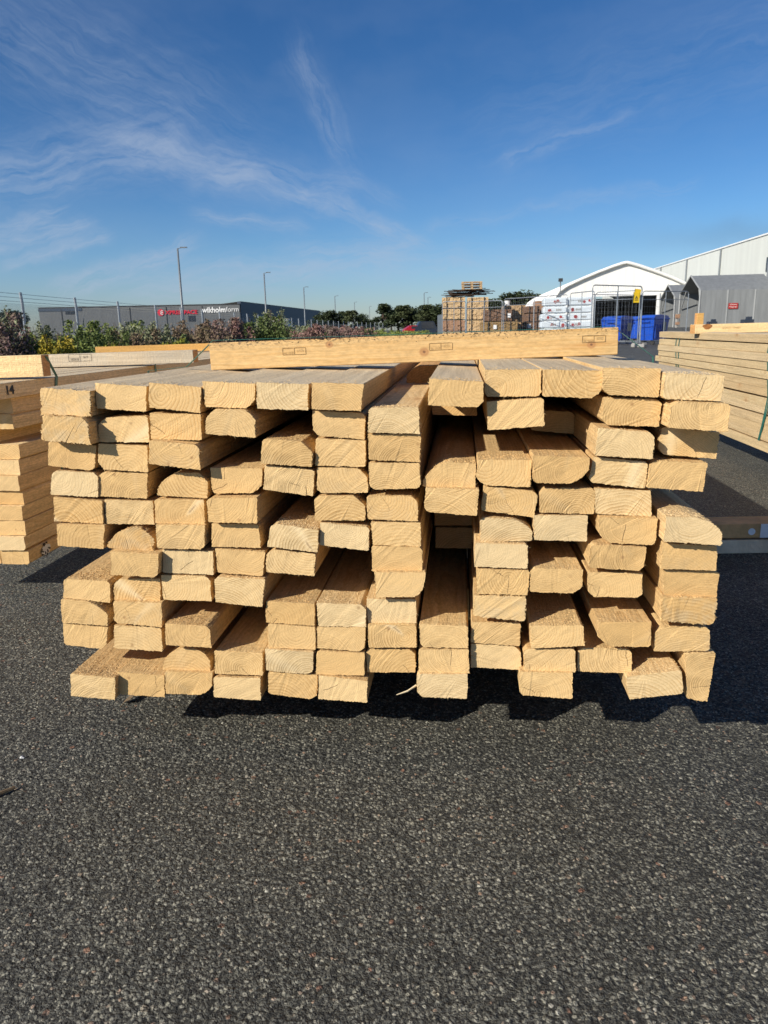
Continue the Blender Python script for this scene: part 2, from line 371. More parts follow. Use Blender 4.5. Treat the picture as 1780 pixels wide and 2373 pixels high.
simple('sign_yellow', (.85, .56, .02), .5, 0, .03, 5)
simple('sign_red', (.32, .018, .015), .5, 0, .05, 5)
simple('logo_red', (.60, .015, .04), .5, 0, .03, 5)
simple('window_dark', (.02, .025, .035), .15, 0, .2, 1)
simple('tank_white', (.62, .60, .54), .5, 0, .06, 1)
simple('car_red', (.40, .01, .02), .3, 0, .05, 1)
simple('car_dark', (.02, .03, .05), .3, 0, .05, 1)
simple('foil_white', (.62, .68, .72), .35, 0, .12, 2.2, .5)
simple('foil_red', (.33, .06, .06), .5, 0, .2, 9)
simple('concrete', (.28, .27, .25), .9, 0, .15, 8)
def packmat(name, c, dark):
    m, q, b = newmat(name)
    tc = q.n('ShaderNodeTexCoord').outputs['Object']; x, y, z = q.xyz(tc)[:3]
    ln = q.m('FRACT', q.m('MULTIPLY', z, 20)); rowm = q.mr(ln, .06, .14, .45, 1)
    fl = q.m('FLOOR', q.m('MULTIPLY', z, 20)); cl = q.m('FLOOR', q.m('MULTIPLY', q.m('ADD', x, y), 9))
    wnn = q.n('ShaderNodeTexWhiteNoise'); q.put(wnn.inputs['Vector'], q.comb(fl, cl, 0.0))
    v = q.mr(wnn.outputs['Value'], 0, 1, .78, 1.12)
    sp = q.mr(q.noise(q.vm('MULTIPLY', tc, (1, 1, 1.5)), 5.5, 3, .6), .60, .64)
    c_ = q.mix(1.0, rgb(*c), q.comb(q.m('MULTIPLY', v, rowm), q.m('MULTIPLY', v, rowm), q.m('MULTIPLY', v, rowm)), 'MULTIPLY')
    c_ = q.mix(q.m('MULTIPLY', sp, dark), c_, rgb(.06, .04, .03))
    q.put(b.inputs['Base Color'], c_); b.inputs['Roughness'].default_value = .8; return m
packmat('pack_pale', (.60, .42, .22), .85); packmat('pack_brown', (.20, .115, .070), .3)
packmat('pack_olive', (.30, .19, .075), .2); packmat('pack_rust', (.38, .22, .13), .3)
packmat('pack_mid', (.50, .34, .18), .3)
def leafmat(name, c1, c2, rough=.6):
    m, q, b = newmat(name)
    oi = q.n('ShaderNodeTexCoord').outputs['Object']
    nz = q.noise(oi, 3.5, 3, .7); n2 = q.n('ShaderNodeTexWhiteNoise'); q.put(n2.inputs['Vector'], q.vm('SNAP', oi, (.07, .07, .07)))
    f = q.m('ADD', q.m('MULTIPLY', q.mr(nz, .35, .65), .6), q.m('MULTIPLY', n2.outputs['Value'], .4))
    q.put(b.inputs['Base Color'], q.mix(f, rgb(*c1), rgb(*c2))); b.inputs['Roughness'].default_value = rough
    b.inputs['Specular IOR Level'].default_value = .25
    return m
leafmat('leaf_olive', (.10, .14, .030), (.28, .32, .08))
leafmat('leaf_dark', (.055, .085, .022), (.16, .20, .06))
leafmat('leaf_sage', (.12, .145, .08), (.28, .29, .16))
leafmat('leaf_yellow', (.14, .15, .03), (.52, .38, .03))
leafmat('leaf_lime', (.12, .15, .02), (.26, .25, .03))
leafmat('leaf_purple', (.10, .095, .045), (.30, .18, .18))
leafmat('leaf_pink', (.13, .11, .06), (.40, .20, .19))
leafmat('leaf_rust', (.11, .11, .045), (.28, .18, .13))
leafmat('leaf_tree', (.022, .036, .016), (.085, .105, .045))
leafmat('leaf_tree_light', (.045, .060, .025), (.11, .125, .055))
leafmat('grass_blade', (.04, .05, .015), (.12, .12, .045))

# ---------------------------------------------------------------- helpers
def tag(o, label=None, cat=None, group=None, kind=None):
    if label: o['label'] = label
    if cat: o['category'] = cat
    if group: o['group'] = group
    if kind: o['kind'] = kind
    return o
def empty(name, loc=(0, 0, 0), rz=0.0):
    o = bpy.data.objects.new(name, None); col.objects.link(o); o.location = loc; o.rotation_euler = (0, 0, rz)
    o.empty_display_size = .1
    return o
class MB:
    """collects shapes into one mesh"""
    def __init__(s): s.v = []; s.f = []; s.mi = []
    def face(s, pts, mi=0):
        k = len(s.v); s.v += [tuple(p) for p in pts]; s.f.append(list(range(k, k + len(pts)))); s.mi.append(mi)
    def box(s, c, d, rz=0.0, mi=0, rx=0.0, ry=0.0):
        rot = Matrix.Rotation(rz, 3, 'Z') @ Matrix.Rotation(ry, 3, 'Y') @ Matrix.Rotation(rx, 3, 'X')
        k = len(s.v)
        for sx in (-.5, .5):
            for sy in (-.5, .5):
                for sz in (-.5, .5):
                    p = rot @ Vector((sx * d[0], sy * d[1], sz * d[2])) + Vector(c); s.v.append(tuple(p))
        for f in ((0, 1, 3, 2), (4, 6, 7, 5), (0, 4, 5, 1), (2, 3, 7, 6), (0, 2, 6, 4), (1, 5, 7, 3)):
            s.f.append([k + i for i in f]); s.mi.append(mi)
        return s
    def tube(s, pts, r, n=8, mi=0, cap=True):
        rings = []
        for i, p in enumerate(pts):
            p = Vector(p); a = Vector(pts[max(i - 1, 0)]); b = Vector(pts[min(i + 1, len(pts) - 1)])
            t = (b - a).normalized(); ref = Vector((0, 0, 1)) if abs(t.z) < .9 else Vector((1, 0, 0))
            u = t.cross(ref).normalized(); w = t.cross(u)
            rr = r[i] if isinstance(r, (list, tuple)) else r
            k = len(s.v)
            for j in range(n):
                an = 2 * math.pi * j / n; s.v.append(tuple(p + u * math.cos(an) * rr + w * math.sin(an) * rr))
            rings.append(k)
        for a, b in zip(rings, rings[1:]):
            for j in range(n):
                s.f.append([a + j, a + (j + 1) % n, b + (j + 1) % n, b + j]); s.mi.append(mi)
        if cap:
            s.f.append([rings[0] + j for j in reversed(range(n))]); s.mi.append(mi)
            s.f.append([rings[-1] + j for j in range(n)]); s.mi.append(mi)
        return s
    def prism(s, poly, y0, y1, mi=0, mcap=None):
        """poly in x,z extruded along y"""
        k = len(s.v); n = len(poly)
        for y in (y0, y1):
            for p in poly: s.v.append((p[0], y, p[1]))
        for j in range(n):
            s.f.append([k + j, k + (j + 1) % n, k + n + (j + 1) % n, k + n + j]); s.mi.append(mi)
        mc = mi if mcap is None else mcap
        s.f.append([k + j for j in reversed(range(n))]); s.mi.append(mc)
        s.f.append([k + n + j for j in range(n)]); s.mi.append(mc)
        return s
    def build(s, name, mats, parent=None, smooth=False, loc=None, rz=0.0, fix=True):
        me = bpy.data.meshes.new(name); me.from_pydata(s.v, [], s.f)
        if not isinstance(mats, (list, tuple)): mats = [mats]
        for q in mats: me.materials.append(MATS[q])
        me.polygons.foreach_set('material_index', s.mi)
        if fix:
            bm = bmesh.new(); bm.from_mesh(me); bmesh.ops.recalc_face_normals(bm, faces=bm.faces); bm.to_mesh(me); bm.free()
        if smooth: me.polygons.foreach_set('use_smooth', [True] * len(me.polygons))
        me.update()
        o = bpy.data.objects.new(name, me); col.objects.link(o)
        if loc: o.location = loc
        o.rotation_euler = (0, 0, rz)
        if parent: o.parent = parent
        return o
def bevel(o, w, seg=2):
    bm = bmesh.new(); bm.from_mesh(o.data); bmesh.ops.remove_doubles(bm, verts=bm.verts, dist=1e-5)
    bmesh.ops.bevel(bm, geom=list(bm.edges), offset=w, segments=seg, affect='EDGES', clamp_overlap=True)
    bm.to_mesh(o.data); bm.free(); return o
def text(name, body, size, loc, rot, mat, parent=None, extrude=.0, bold=0.0, align='CENTER', sx=1.0):
    cu = bpy.data.curves.new(name, 'FONT'); cu.body = body; cu.size = size; cu.extrude = extrude; cu.offset = bold
    cu.align_x = align; cu.align_y = 'CENTER'; cu.resolution_u = 3
    o = bpy.data.objects.new(name, cu); col.objects.link(o); cu.materials.append(MATS[mat])
    me = bpy.data.meshes.new_from_object(o); bpy.data.objects.remove(o)
    o = bpy.data.objects.new(name, me); col.objects.link(o)
    if not me.materials: me.materials.append(MATS[mat])
    o.location = loc; o.rotation_euler = rot; o.scale = (sx, 1, 1)
    if parent: o.parent = parent
    return o
def copy_tree(o, parent=None):
    c = o.copy(); col.objects.link(c); c.parent = parent
    for ch in list(o.children): copy_tree(ch, c)
    return c
ORD = ['first', 'second', 'third', 'fourth', 'fifth', 'sixth', 'seventh', 'eighth', 'ninth', 'tenth', 'eleventh', 'twelfth', 'thirteenth']
YAW = R(6.0)
PD = Vector((math.sin(YAW), math.cos(YAW), 0)); PR = Vector((math.cos(YAW), -math.sin(YAW), 0))
# ---------------------------------------------------------------- ground
def sstep(t): t = min(max(t, 0), 1); return t * t * (3 - 2 * t)
def gz(x, y): return .62 * sstep((y - 42) / 16) * sstep((x - 8) / 10)
def grid(name, xs, ys, mat, dz=0.0, h=gz):
    v = [(x, y, h(x, y) + dz) for y in ys for x in xs]; nx = len(xs)
    f = [(j * nx + i, j * nx + i + 1, (j + 1) * nx + i + 1, (j + 1) * nx + i) for j in range(len(ys) - 1) for i in range(nx - 1)]
    me = bpy.data.meshes.new(name); me.from_pydata(v, [], f); me.materials.append(MATS[mat])
    me.polygons.foreach_set('use_smooth', [True] * len(f)); me.update()
    o = bpy.data.objects.new(name, me); col.objects.link(o); return o
def rough_ground(name, xs, ys, mat, fx, fy):
    """ground sheet whose near part has real stone relief"""
    import numpy as np
    X, Y = np.meshgrid(np.array(xs, dtype=np.float64), np.array(ys, dtype=np.float64))
    Z = np.array([[gz(x, y) if (y > 42 and x > 8) else 0.0 for x in xs] for y in ys])
    rg = np.random.default_rng(5); cs = .0062; n = 512
    jx, jy, hh, tx, ty = (rg.random((n, n)) for _ in range(5))
    m = (X > fx[0] - .02) & (X < fx[1] + .02) & (Y > fy[0] - .02) & (Y < fy[1] + .02)
    x = X[m]; y = Y[m]; wx = x + .002 * np.sin(y * 900) ; ci = np.floor(wx / cs).astype(int); cj = np.floor(y / cs).astype(int)
    best = np.full(x.shape, 9.0); out = np.zeros(x.shape)
    for a in (-1, 0, 1):
        for b_ in (-1, 0, 1):
            i_ = (ci + a) % n; j_ = (cj + b_) % n
            px = (ci + a + jx[i_, j_]) * cs; py = (cj + b_ + jy[i_, j_]) * cs
            dx_ = wx - px; dy_ = y - py; d = (dx_ * dx_ + dy_ * dy_) / cs / cs
            hgt = hh[i_, j_] * .0018 + (tx[i_, j_] - .5) * dx_ * .55 + (ty[i_, j_] - .5) * dy_ * .55 - d * .0012
            k = d < best; best[k] = d[k]; out[k] = hgt[k]
    ed = np.clip(np.minimum(np.minimum(x - fx[0], fx[1] - x), np.minimum(y - fy[0], fy[1] - y)) / .08, 0, 1)
    Z[m] += (out - .0012 + rg.normal(0, .00018, out.shape)) * ed
    nx, ny = len(xs), len(ys)
    me = bpy.data.meshes.new(name); me.vertices.add(nx * ny)
    me.vertices.foreach_set('co', np.stack([X, Y, Z], -1).reshape(-1).astype(np.float32))
    i0 = (np.arange(ny - 1)[:, None] * nx + np.arange(nx - 1)[None, :]).reshape(-1)
    q = np.stack([i0, i0 + 1, i0 + nx + 1, i0 + nx], -1).astype(np.int32); nf = len(q)
    me.loops.add(nf * 4); me.polygons.add(nf)
    me.loops.foreach_set('vertex_index', q.reshape(-1)); me.polygons.foreach_set('loop_start', np.arange(nf, dtype=np.int32) * 4)
    me.polygons.foreach_set('loop_total', np.full(nf, 4, dtype=np.int32))
    me.update(calc_edges=True); me.validate(); me.materials.append(MATS[mat])
    o = bpy.data.objects.new(name, me); col.objects.link(o); return o
xs = [-1800, -900, -400, -150, -60] + [float(q) for q in range(-30, 62, 2)] + [80, 120, 200, 500, 1000, 1800]
ys = [-300, -60, -20] + [float(q) for q in range(-8, 80, 2)] + [100, 140, 200, 300, 500, 900, 1500, 2500]
st_ = .0034
xs = [v for v in xs if not -1.5 < v < 1.5] + [-1.5 + st_ * i for i in range(int(3.0 / st_) + 1)]; xs = sorted(xs)
ys = [v for v in ys if not .55 < v < 2.3] + [.55 + st_ * i for i in range(int(1.75 / st_) + 1)]; ys = sorted(ys)
tag(rough_ground('asphalt_ground', xs, ys, 'asphalt', (-1.48, 1.48), (.56, 2.28)), 'dark coarse asphalt yard with pale and pinkish stones', 'asphalt', kind='structure')

# grass strip outside the fence
simple('verge_soil', (.07, .065, .03), .95, 0, .4, 1.2)
def verge():
    b = MB()
    L = [(-11.6, 14), (-11.4, 30), (-9.9, 64), (-6, 110), (4, 200), (8, 260)]
    for (x0, y0), (x1, y1) in zip(L, L[1:]):
        b.face([(x0, y0, .004), (x1, y1, .004), (x1 - 120, y1, .004), (x0 - 120, y0, .004)])
    return b.build('grass_verge', 'verge_soil')
tag(verge(), 'dry grass ground beyond the yard fence', 'grass', kind='structure')

# ---------------------------------------------------------------- front pile, board by board
# row, column, how far it sticks out (mm), four corners of the sawn end (mm, across / up), rounded corners, look
B=[
(1,1,20,(-651,772,-552,765,-558,717,-656,722),"","S"),
(1,2,0,(-551,779,-450,771,-455,723,-553,730),"",""),
(1,3,10,(-440,779,-339,769,-345,721,-444,732),"",""),
(1,4,5,(-338,780,-237,774,-240,727,-336,732),"BR.25",""),
(1,5,10,(-233,777,-135,772,-138,724,-234,728),"",""),
(1,6,22,(-126,776,-30,772,-37,723,-128,727),"",""),
(1,7.5,-620,(3,774,98,774,97,725,2,728),"TL.35,TR.1","O"),
(1,8,30,(89,780,186,774,185,728,87,733),"BR.15",""),
(1,9,0,(189,793,289,793,290,744,189,745),"BR.1,BL.06",""),
(1,10,10,(292,793,396,789,394,740,293,745),"BR.2",""),
(1,11,20,(394,795,493,792,492,742,394,748),"BL.18",""),
(1,12,38,(496,786,594,780,592,736,494,741),"BL.06","K"),
(2,1,35,(-645,722,-558,716,-556,665,-654,674),"TR.15","R"),
(2,2,0,(-552,712,-453,715,-454,664,-556,665),"TL.2,TR.06","N"),
(2,3,5,(-446,721,-346,718,-348,668,-448,671),"","K"),
(2,4,16,(-332,729,-236,726,-239,674,-335,682),"TL.28,TR.28",""),
(2,6,0,(-131,722,-32,717,-34,667,-132,676),"BL.15,TR.08","K"),
(2,7,20,(-22,729,69,729,71,680,-25,683),"TL.08","K"),
(2,8,-270,(84,728,180,727,181,680,83,683),"",""),
(2,9,5,(193,736,294,742,297,691,196,684),"TR.06",""),
(2,10,-250,(297,694,388,688,387,641,298,650),"TR.12",""),
(2,11,10,(399,742,500,737,498,689,397,693),"BL.15,TR.1",""),
(2,12,55,(506,738,602,733,602,685,502,693),"TL.15,TR.06",""),
(3,1,0,(-660,666,-563,658,-572,607,-667,619),"BR.14",""),
(3,2,0,(-558,662,-459,657,-462,605,-564,612),"BL.18","K"),
(3,3,30,(-441,672,-345,663,-346,615,-446,627),"TR.12","D"),
(3,5,10,(-227,672,-131,664,-135,617,-234,624),"TR.3,TL.08",""),
(3,6,0,(-127,670,-32,665,-34,615,-130,618),"",""),
(3,7,12,(-26,679,72,678,70,626,-25,631),"TR.05","K"),
(3,11,20,(390,689,489,680,489,632,387,639),"TR.12",""),
(3,12,-12,(509,686,611,675,608,627,504,636),"BL.15,TL.06","N"),
(4,1,0,(-660,609,-566,604,-570,555,-670,560),"TL.12,TR.12",""),
(4,2,-4,(-567,606,-466,602,-472,551,-571,556),"TL.15",""),
(4,3,-4,(-444,604,-344,603,-348,552,-450,558),"TL.4,TR.25",""),
(4,4,0,(-337,614,-234,612,-237,564,-336,563),"BR.25,BL.06","K"),
(4,5,0,(-228,619,-132,609,-137,558,-234,571),"TR.06","K"),
(4,6,0,(-127,614,-31,612,-30,565,-128,564),"TR.25,BL.12","D"),
(4,7,10,(-26,625,69,624,72,576,-25,573),"BL.12,BR.12","K"),
(4,8,0,(78,629,174,621,173,572,75,577),"TL.5",""),
(4,9,5,(177,629,276,629,275,577,175,582),"BL.2",""),
(4,10,18,(277,639,378,635,378,586,279,588),"BR.35,BL.08",""),
(4,11,5,(387,634,485,624,482,575,380,587),"BL.1,TR.08","N"),
(4,12,10,(488,628,587,623,583,570,484,578),"TL.12",""),
(5,1,0,(-664,555,-563,547,-566,500,-669,505),"","N"),
(5,2,-5,(-561,549,-461,546,-462,498,-562,499),"",""),
(5,3,0,(-455,551,-355,550,-356,501,-457,502),"TL.06","N"),
(5,4,20,(-342,558,-242,559,-245,508,-341,510),"TL.1","K"),
(5,6,0,(-134,559,-36,559,-37,510,-135,510),"TR.3,TL.12","K"),
(5,7,0,(-33,560,64,558,65,509,-32,513),"TR.15,TL.08","D"),
(5,8,15,(81,578,180,575,176,524,78,532),"BL.1","K"),
(5,9,0,(189,578,290,568,284,518,185,531),"TR.12","D"),
(5,10,0,(293,575,394,574,394,525,294,528),"TL.15,TR.08",""),
(5,11,0,(393,574,494,570,498,521,397,526),"",""),
(6,1,5,(-662,500,-561,499,-569,449,-665,455),"",""),
(6,2,0,(-559,495,-461,493,-467,439,-564,451),"TL.55,TR.35","R"),
(6,3,10,(-453,502,-353,501,-357,452,-454,453),"BR.12","M"),
(6,4,0,(-343,502,-248,501,-246,453,-346,455),"TR.06",""),
(6,5,10,(-220,507,-127,493,-131,448,-230,459),"TL.15","N"),
(6,6,0,(-125,506,-29,497,-32,449,-127,460),"TR.08",""),
(6,7,-2,(-26,507,70,506,70,458,-23,461),"","K"),
(5.5,8,-360,(84,453,182,453,182,408,84,407),"",""),
(6,8,-370,(86,400,180,399,180,347,86,348),"","K"),
(6,9,0,(183,518,282,512,281,472,184,469),"TR.4,TL.1","K"),
(6,10,0,(282,522,382,523,383,472,286,474),"","D"),
(6,11,15,(401,523,506,521,504,470,401,475),"BL.25,BR.06","K"),
(6,12,45,(512,532,611,531,611,479,511,486),"TR.5",""),
(7,2,20,(-548,449,-448,444,-455,395,-551,400),"BR.1",""),
(7,3,0,(-448,448,-344,445,-346,396,-451,399),"","K"),
(7,4,0,(-339,451,-238,445,-246,394,-337,401),"",""),
(7,5,0,(-235,452,-137,442,-141,396,-238,403),"TL.2",""),
(7,7,0,(-25,459,73,458,73,408,-26,408),"TR.1","K"),
(7,9,10,(174,470,273,468,273,420,173,423),"TR.06",""),
(7,11,15,(388,471,489,466,487,420,386,425),"BR.14,BL.06,TL.1",""),
(7,12,20,(517,476,613,471,615,424,515,426),"","D"),
(8,1,0,(-664,383,-565,379,-570,332,-670,342),"TR.1,TL.06",""),
(8,2,-4,(-558,383,-460,385,-464,335,-563,336),"TL.18","N"),
(8,3,0,(-456,394,-354,393,-355,340,-456,341),"TR.15","K"),
(8,4,8,(-342,395,-239,391,-249,332,-344,341),"TL.12","N"),
(8,7,12,(-20,410,80,411,72,361,-17,358),"BR.2","M"),
(8,9,8,(177,418,278,416,275,366,179,367),"TR.06","K"),
(8,10,8,(279,421,377,419,377,371,280,373),"BR.22,TL.12","K"),
(8,11,0,(387,412,488,411,491,362,390,362),"BR.12,BL.15","K"),
(8,12,8,(524,420,625,418,624,368,529,370),"TR.06","K"),
(9,1,4,(-674,340,-574,334,-578,283,-677,288),"TR.5",""),
(9,2,8,(-558,339,-457,337,-461,284,-562,292),"BL.1","D"),
(9,5,0,(-242,342,-143,338,-145,291,-245,296),"","K"),
(9,6,0,(-139,340,-40,338,-41,291,-137,290),"TR.15","N"),
(9,7,-10,(-40,347,59,347,60,297,-38,294),"","N"),
(9,9,8,(173,364,272,363,271,312,172,322),"BR.08","R"),
(9,12,18,(523,371,622,369,622,316,523,323),"BR.15","R"),
(10,1,0,(-679,285,-581,278,-591,229,-681,237),"BR.15,BL.06",""),
(10,2,0,(-567,283,-466,281,-468,227,-572,232),"TR.08",""),
(10,3,18,(-449,297,-357,293,-356,246,-452,250),"TR.1",""),
(10,5,0,(-241,294,-144,288,-145,239,-243,241),"TL.08",""),
(10,6,0,(-140,288,-42,290,-45,237,-141,243),"BR.15",""),
(10,7,0,(-37,296,59,296,60,249,-37,246),"","N"),
(10,8,0,(66,299,162,297,162,250,68,250),"BL.1,TR.06","K"),
(10,9,-12,(168,301,265,301,264,252,168,257),"TR.06","K"),
(10,10,10,(281,304,382,308,386,265,285,257),"TR.06",""),
(10,11,10,(409,315,508,317,510,266,412,265),"BL.3,BR.06",""),
(10,12,0,(518,303,619,306,623,256,520,252),"TL.2,TR.12,BR.06","D"),
(11,3,-10,(-471,231,-370,231,-373,181,-475,180),"TL.4,TR.35",""),
(11,4,0,(-357,233,-256,229,-258,179,-359,180),"TL.06","K"),
(11,5,5,(-249,241,-149,236,-153,186,-248,193),"BR.14","D"),
(11,6,0,(-144,237,-45,234,-47,185,-146,185),"TL.1",""),
(11,7,-10,(-44,239,57,241,56,190,-42,188),"TR.18,TL.1","K"),
(11,8,0,(64,245,163,247,165,196,64,195),"TL.06","K"),
(11,9,-16,(168,253,267,249,268,199,168,202),"TR.18",""),
(11,10,0,(270,252,370,254,373,204,274,203),"TR.08,TL.1","K"),
(11,11,-10,(377,252,480,253,483,200,378,202),"TL.12,TR.14","K"),
(11,12,10,(467,202,571,220,577,170,477,155),"TR.06","K"),
(11.5,13,0,(578,251,634,252,627,149,588,155),"TL.15","K"),
(12,1,18,(-665,180,-568,173,-574,123,-670,129),"",""),
(12,2,0,(-571,178,-469,173,-473,123,-572,126),"BL.08","K"),
(12,3,0,(-468,183,-365,181,-370,131,-469,131),"BR.3,TL.06",""),
(12,4,0,(-363,173,-264,173,-266,122,-366,127),"TL.06",""),
(12,5,0,(-246,188,-143,183,-148,128,-249,138),"BR.14,BL.08",""),
(12,6,8,(-139,187,-40,177,-42,129,-142,134),"","K"),
(12,8,5,(60,194,162,197,161,143,61,144),"BL.15,TL.06","K"),
(12,10,8,(263,206,366,206,367,151,266,156),"BL.08","K"),
]

Y0 = 1.40
MESHNO = [0]
def outline(q, wane, step=.0021):
    """cross-section of a board: quad corners TL TR BR BL with waney corners"""
    P = [Vector((q[i], q[i + 1])) for i in (0, 2, 4, 6)]
    W = ((P[1] - P[0]).length + (P[2] - P[3]).length) / 2; H = ((P[0] - P[3]).length + (P[1] - P[2]).length) / 2
    wd = {}
    for t in wane.split(',') if wane else []:
        wd[t[:2]] = float(t[2:])
    pts = []
    for i, nm in enumerate(('TL', 'TR', 'BR', 'BL')):
        p, prev, nxt = P[i], P[i - 1], P[(i + 1) % 4]
        a = (prev - p); b = (nxt - p); la, lb = a.length, b.length; a.normalize(); b.normalize()
        fr = wd.get(nm, 0)
        if fr:
            if fr < .34: fr *= .78
            hor_is_b = i in (0, 2)
            ch = fr * W; cv = min(.92 * H, fr * W * .85) if fr > .3 else min(.7 * H, fr * W * .9)
            da, db = (cv, ch) if hor_is_b else (ch, cv)
            da = min(da, la * .93); db = min(db, lb * .55 if fr > .3 else lb * .48)
            n = 7 if fr > .2 else 5
            bulge = .5 if fr > .34 else .22
        else:
            da = db = random.uniform(.0008, .0022); n = 3; bulge = .5
        s, e = p + a * da, p + b * db
        ctl = (s + e) / 2 * (1 - bulge) + p * bulge
        for k in range(n):
            t = k / (n - 1); pts.append(s * (1 - t) ** 2 + ctl * 2 * t * (1 - t) + e * t * t)
    out = []
    for i, p in enumerate(pts):
        nx = pts[(i + 1) % len(pts)]; L = (nx - p).length; k = max(1, int(L / step))
        for j in range(k): out.append(p.lerp(nx, j / k))
    return out
def board_mesh(poly, length, rough=.0005, top_slot=0, splinters=0, seed=0, bow=0.0, fluff=0):
    rn = random.Random(seed)
    me = bpy.data.meshes.new('board_mesh')
    n = len(poly); cx = sum(p.x for p in poly) / n; cz = sum(p.y for p in poly) / n
    ys_ = [0, .003, .012, .08, length * .3, length * .65, length]
    v, f, mi = [], [], []
    ph = rn.uniform(0, 6)
    for k, y in enumerate(ys_):
        am = (1.0, .8, .4, .3, .3, .3, .3)[k] * rough
        for j, p in enumerate(poly):
            d = Vector((p.x - cx, p.y - cz)); d.normalize()
            low = .8 if p.y > cz else 1.15          # the saw leaves more fluff on the lower edge
            w = am * (rn.gauss(0, 1) * low * (1 if k < 3 else .25) + .8 * math.sin(j * .35 + ph + y * 3))
            v.append((p.x + d.x * w, y + (rn.gauss(0, .00025) if k == 0 else 0), p.y + d.y * w + bow * y * (length - y)))
    for k in range(len(ys_) - 1):
        for j in range(n):
            a, b = k * n + j, k * n + (j + 1) % n
            f.append((a, b, b + n, a + n))
            e = poly[(j + 1) % n] - poly[j]
            up = e.x > 0 and abs(e.y) < abs(e.x) * .6 and (poly[j].y > cz)
            mi.append(2 if (up and top_slot) else 1)
    f.append(tuple(range(n - 1, -1, -1))); mi.append(0)
    f.append(tuple((len(ys_) - 1) * n + j for j in range(n))); mi.append(0)
    lo = [j for j in range(n) if poly[j].y < cz - .012 or poly[j].x > cx + .04]
    for _ in range(splinters):
        j = rn.choice(lo); p = poly[j]; d = Vector((p.x - cx, p.y - cz)).normalized()
        L = rn.uniform(.0015, .0045) * (2.0 if rn.random() < .1 else 1); t = rn.uniform(.0002, .00042)
        dr = Vector((d.x + rn.gauss(0, .5), rn.uniform(-.5, .2), d.y + rn.gauss(0, .5))).normalized()
        b0 = Vector((p.x, rn.uniform(0, .002), p.y)) - dr * .001; k = len(v)
        sd = dr.cross(Vector((0, 1, 0))).normalized() * t
        for q in (b0 - sd, b0 + sd, b0 + Vector((0, t * 1.5, 0)), b0 + dr * L): v.append(tuple(q))
        for q in ((0, 1, 3), (1, 2, 3), (2, 0, 3), (0, 2, 1)): f.append(tuple(k + z for z in q)); mi.append(0)
    tx = sorted(p.x for p in poly); zt = max(p.y for p in poly)
    tops = [p for p in poly if p.y > cz + .55 * (zt - cz)]
    for _ in range(fluff):
        p = rn.choice(tops); p2 = rn.choice(tops); q0 = p.lerp(p2, rn.random()) if abs(p.y - p2.y) < .004 else p
        y0 = .0015 + abs(rn.gauss(0, .035)); L = rn.uniform(.002, .007); a = rn.gauss(1.57, .7); t = rn.uniform(.0003, .0007)
        b0 = Vector((q0.x, y0, q0.y + .0001)); dr = Vector((math.cos(a), math.sin(a), rn.uniform(.05, .5))).normalized(); sd = Vector((-math.sin(a), math.cos(a), 0)) * t; k = len(v)
        for q in (b0 - sd, b0 + sd, b0 + Vector((0, 0, t * 1.5)), b0 + dr * L): v.append(tuple(q))
        for q in ((0, 1, 3), (1, 2, 3), (2, 0, 3), (0, 2, 1)): f.append(tuple(k + z for z in q)); mi.append(0)
    me.from_pydata(v, [], f); me.polygons.foreach_set('material_index', mi); me.update()
    return me
FL = {'K': (1, 0, 0), 'N': (0, 1, 0), 'D': (.5, .5, .4), 'M': (0, 0, .3), 'R': (.6, .3, 1), 'S': (.5, .2, 1), 'O': (.4, 0, 0), '': (0, .15, .1)}
LOOK = {'K': 'cracked', 'N': 'streaky', 'D': 'lightly cracked', 'M': 'smooth ringed', 'R': 'ragged', 'S': 'splintery', 'O': 'orange', '': 'plain'}
ROWN = {5.5: 'fifth', 11.5: 'eleventh'}
SPECIAL = {(1, 1): 'weathered splintery plank end at the top left corner of the front pile',
    (2, 1): 'ragged bristly plank end with bullseye rings just below the top left corner plank',
    (1, 7.5): 'orange plank end set far back in the gap of the top row, under the crossbeam',
    (2, 8): 'plank end set deep in shadow under the eighth top plank, above the long hollow',
    (2, 9): 'tilted plank end hanging alone over the two forward planks, below the top row',
    (2, 10): 'shaded plank end set back in the dark hollow right of the tilted plank',
    (2, 12): 'plank end sticking out furthest at the right edge, second from the top',
    (5.5, 8): 'upper of two shaded plank ends deep inside the tall central hollow',
    (6, 8): 'lower of two shaded plank ends deep inside the tall central hollow',
    (6, 2): 'barky arched plank end with both upper corners rounded away, sixth row, second from left',
    (6, 12): 'plank end with one large rounded shoulder sticking out at the right edge, mid height',
    (11.5, 13): 'plank standing on its narrow edge at the bottom right corner of the front pile',
    (11, 12): 'tilted plank end leaning against the upright one at the bottom right corner',
    (12, 1): 'lowest left corner plank end, its rough fuzzy top face lying open',
    (10, 8): 'plank end at the foot of the tall central hollow, its long top face in shade'}
boards = []
FLUFF = {(8, 1): 420, (12, 1): 520, (10, 3): 420, (9, 5): 300, (9, 6): 260, (4, 8): 240, (4, 9): 180, (6, 5): 300, (10, 10): 300, (6, 12): 380, (8, 4): 200, (11, 12): 320, (3, 5): 150, (2, 7): 150, (1, 12): 160, (1, 8): 100, (7, 9): 60}
byrow = {}
for b_ in B: byrow.setdefault(b_[0], []).append(b_[1])
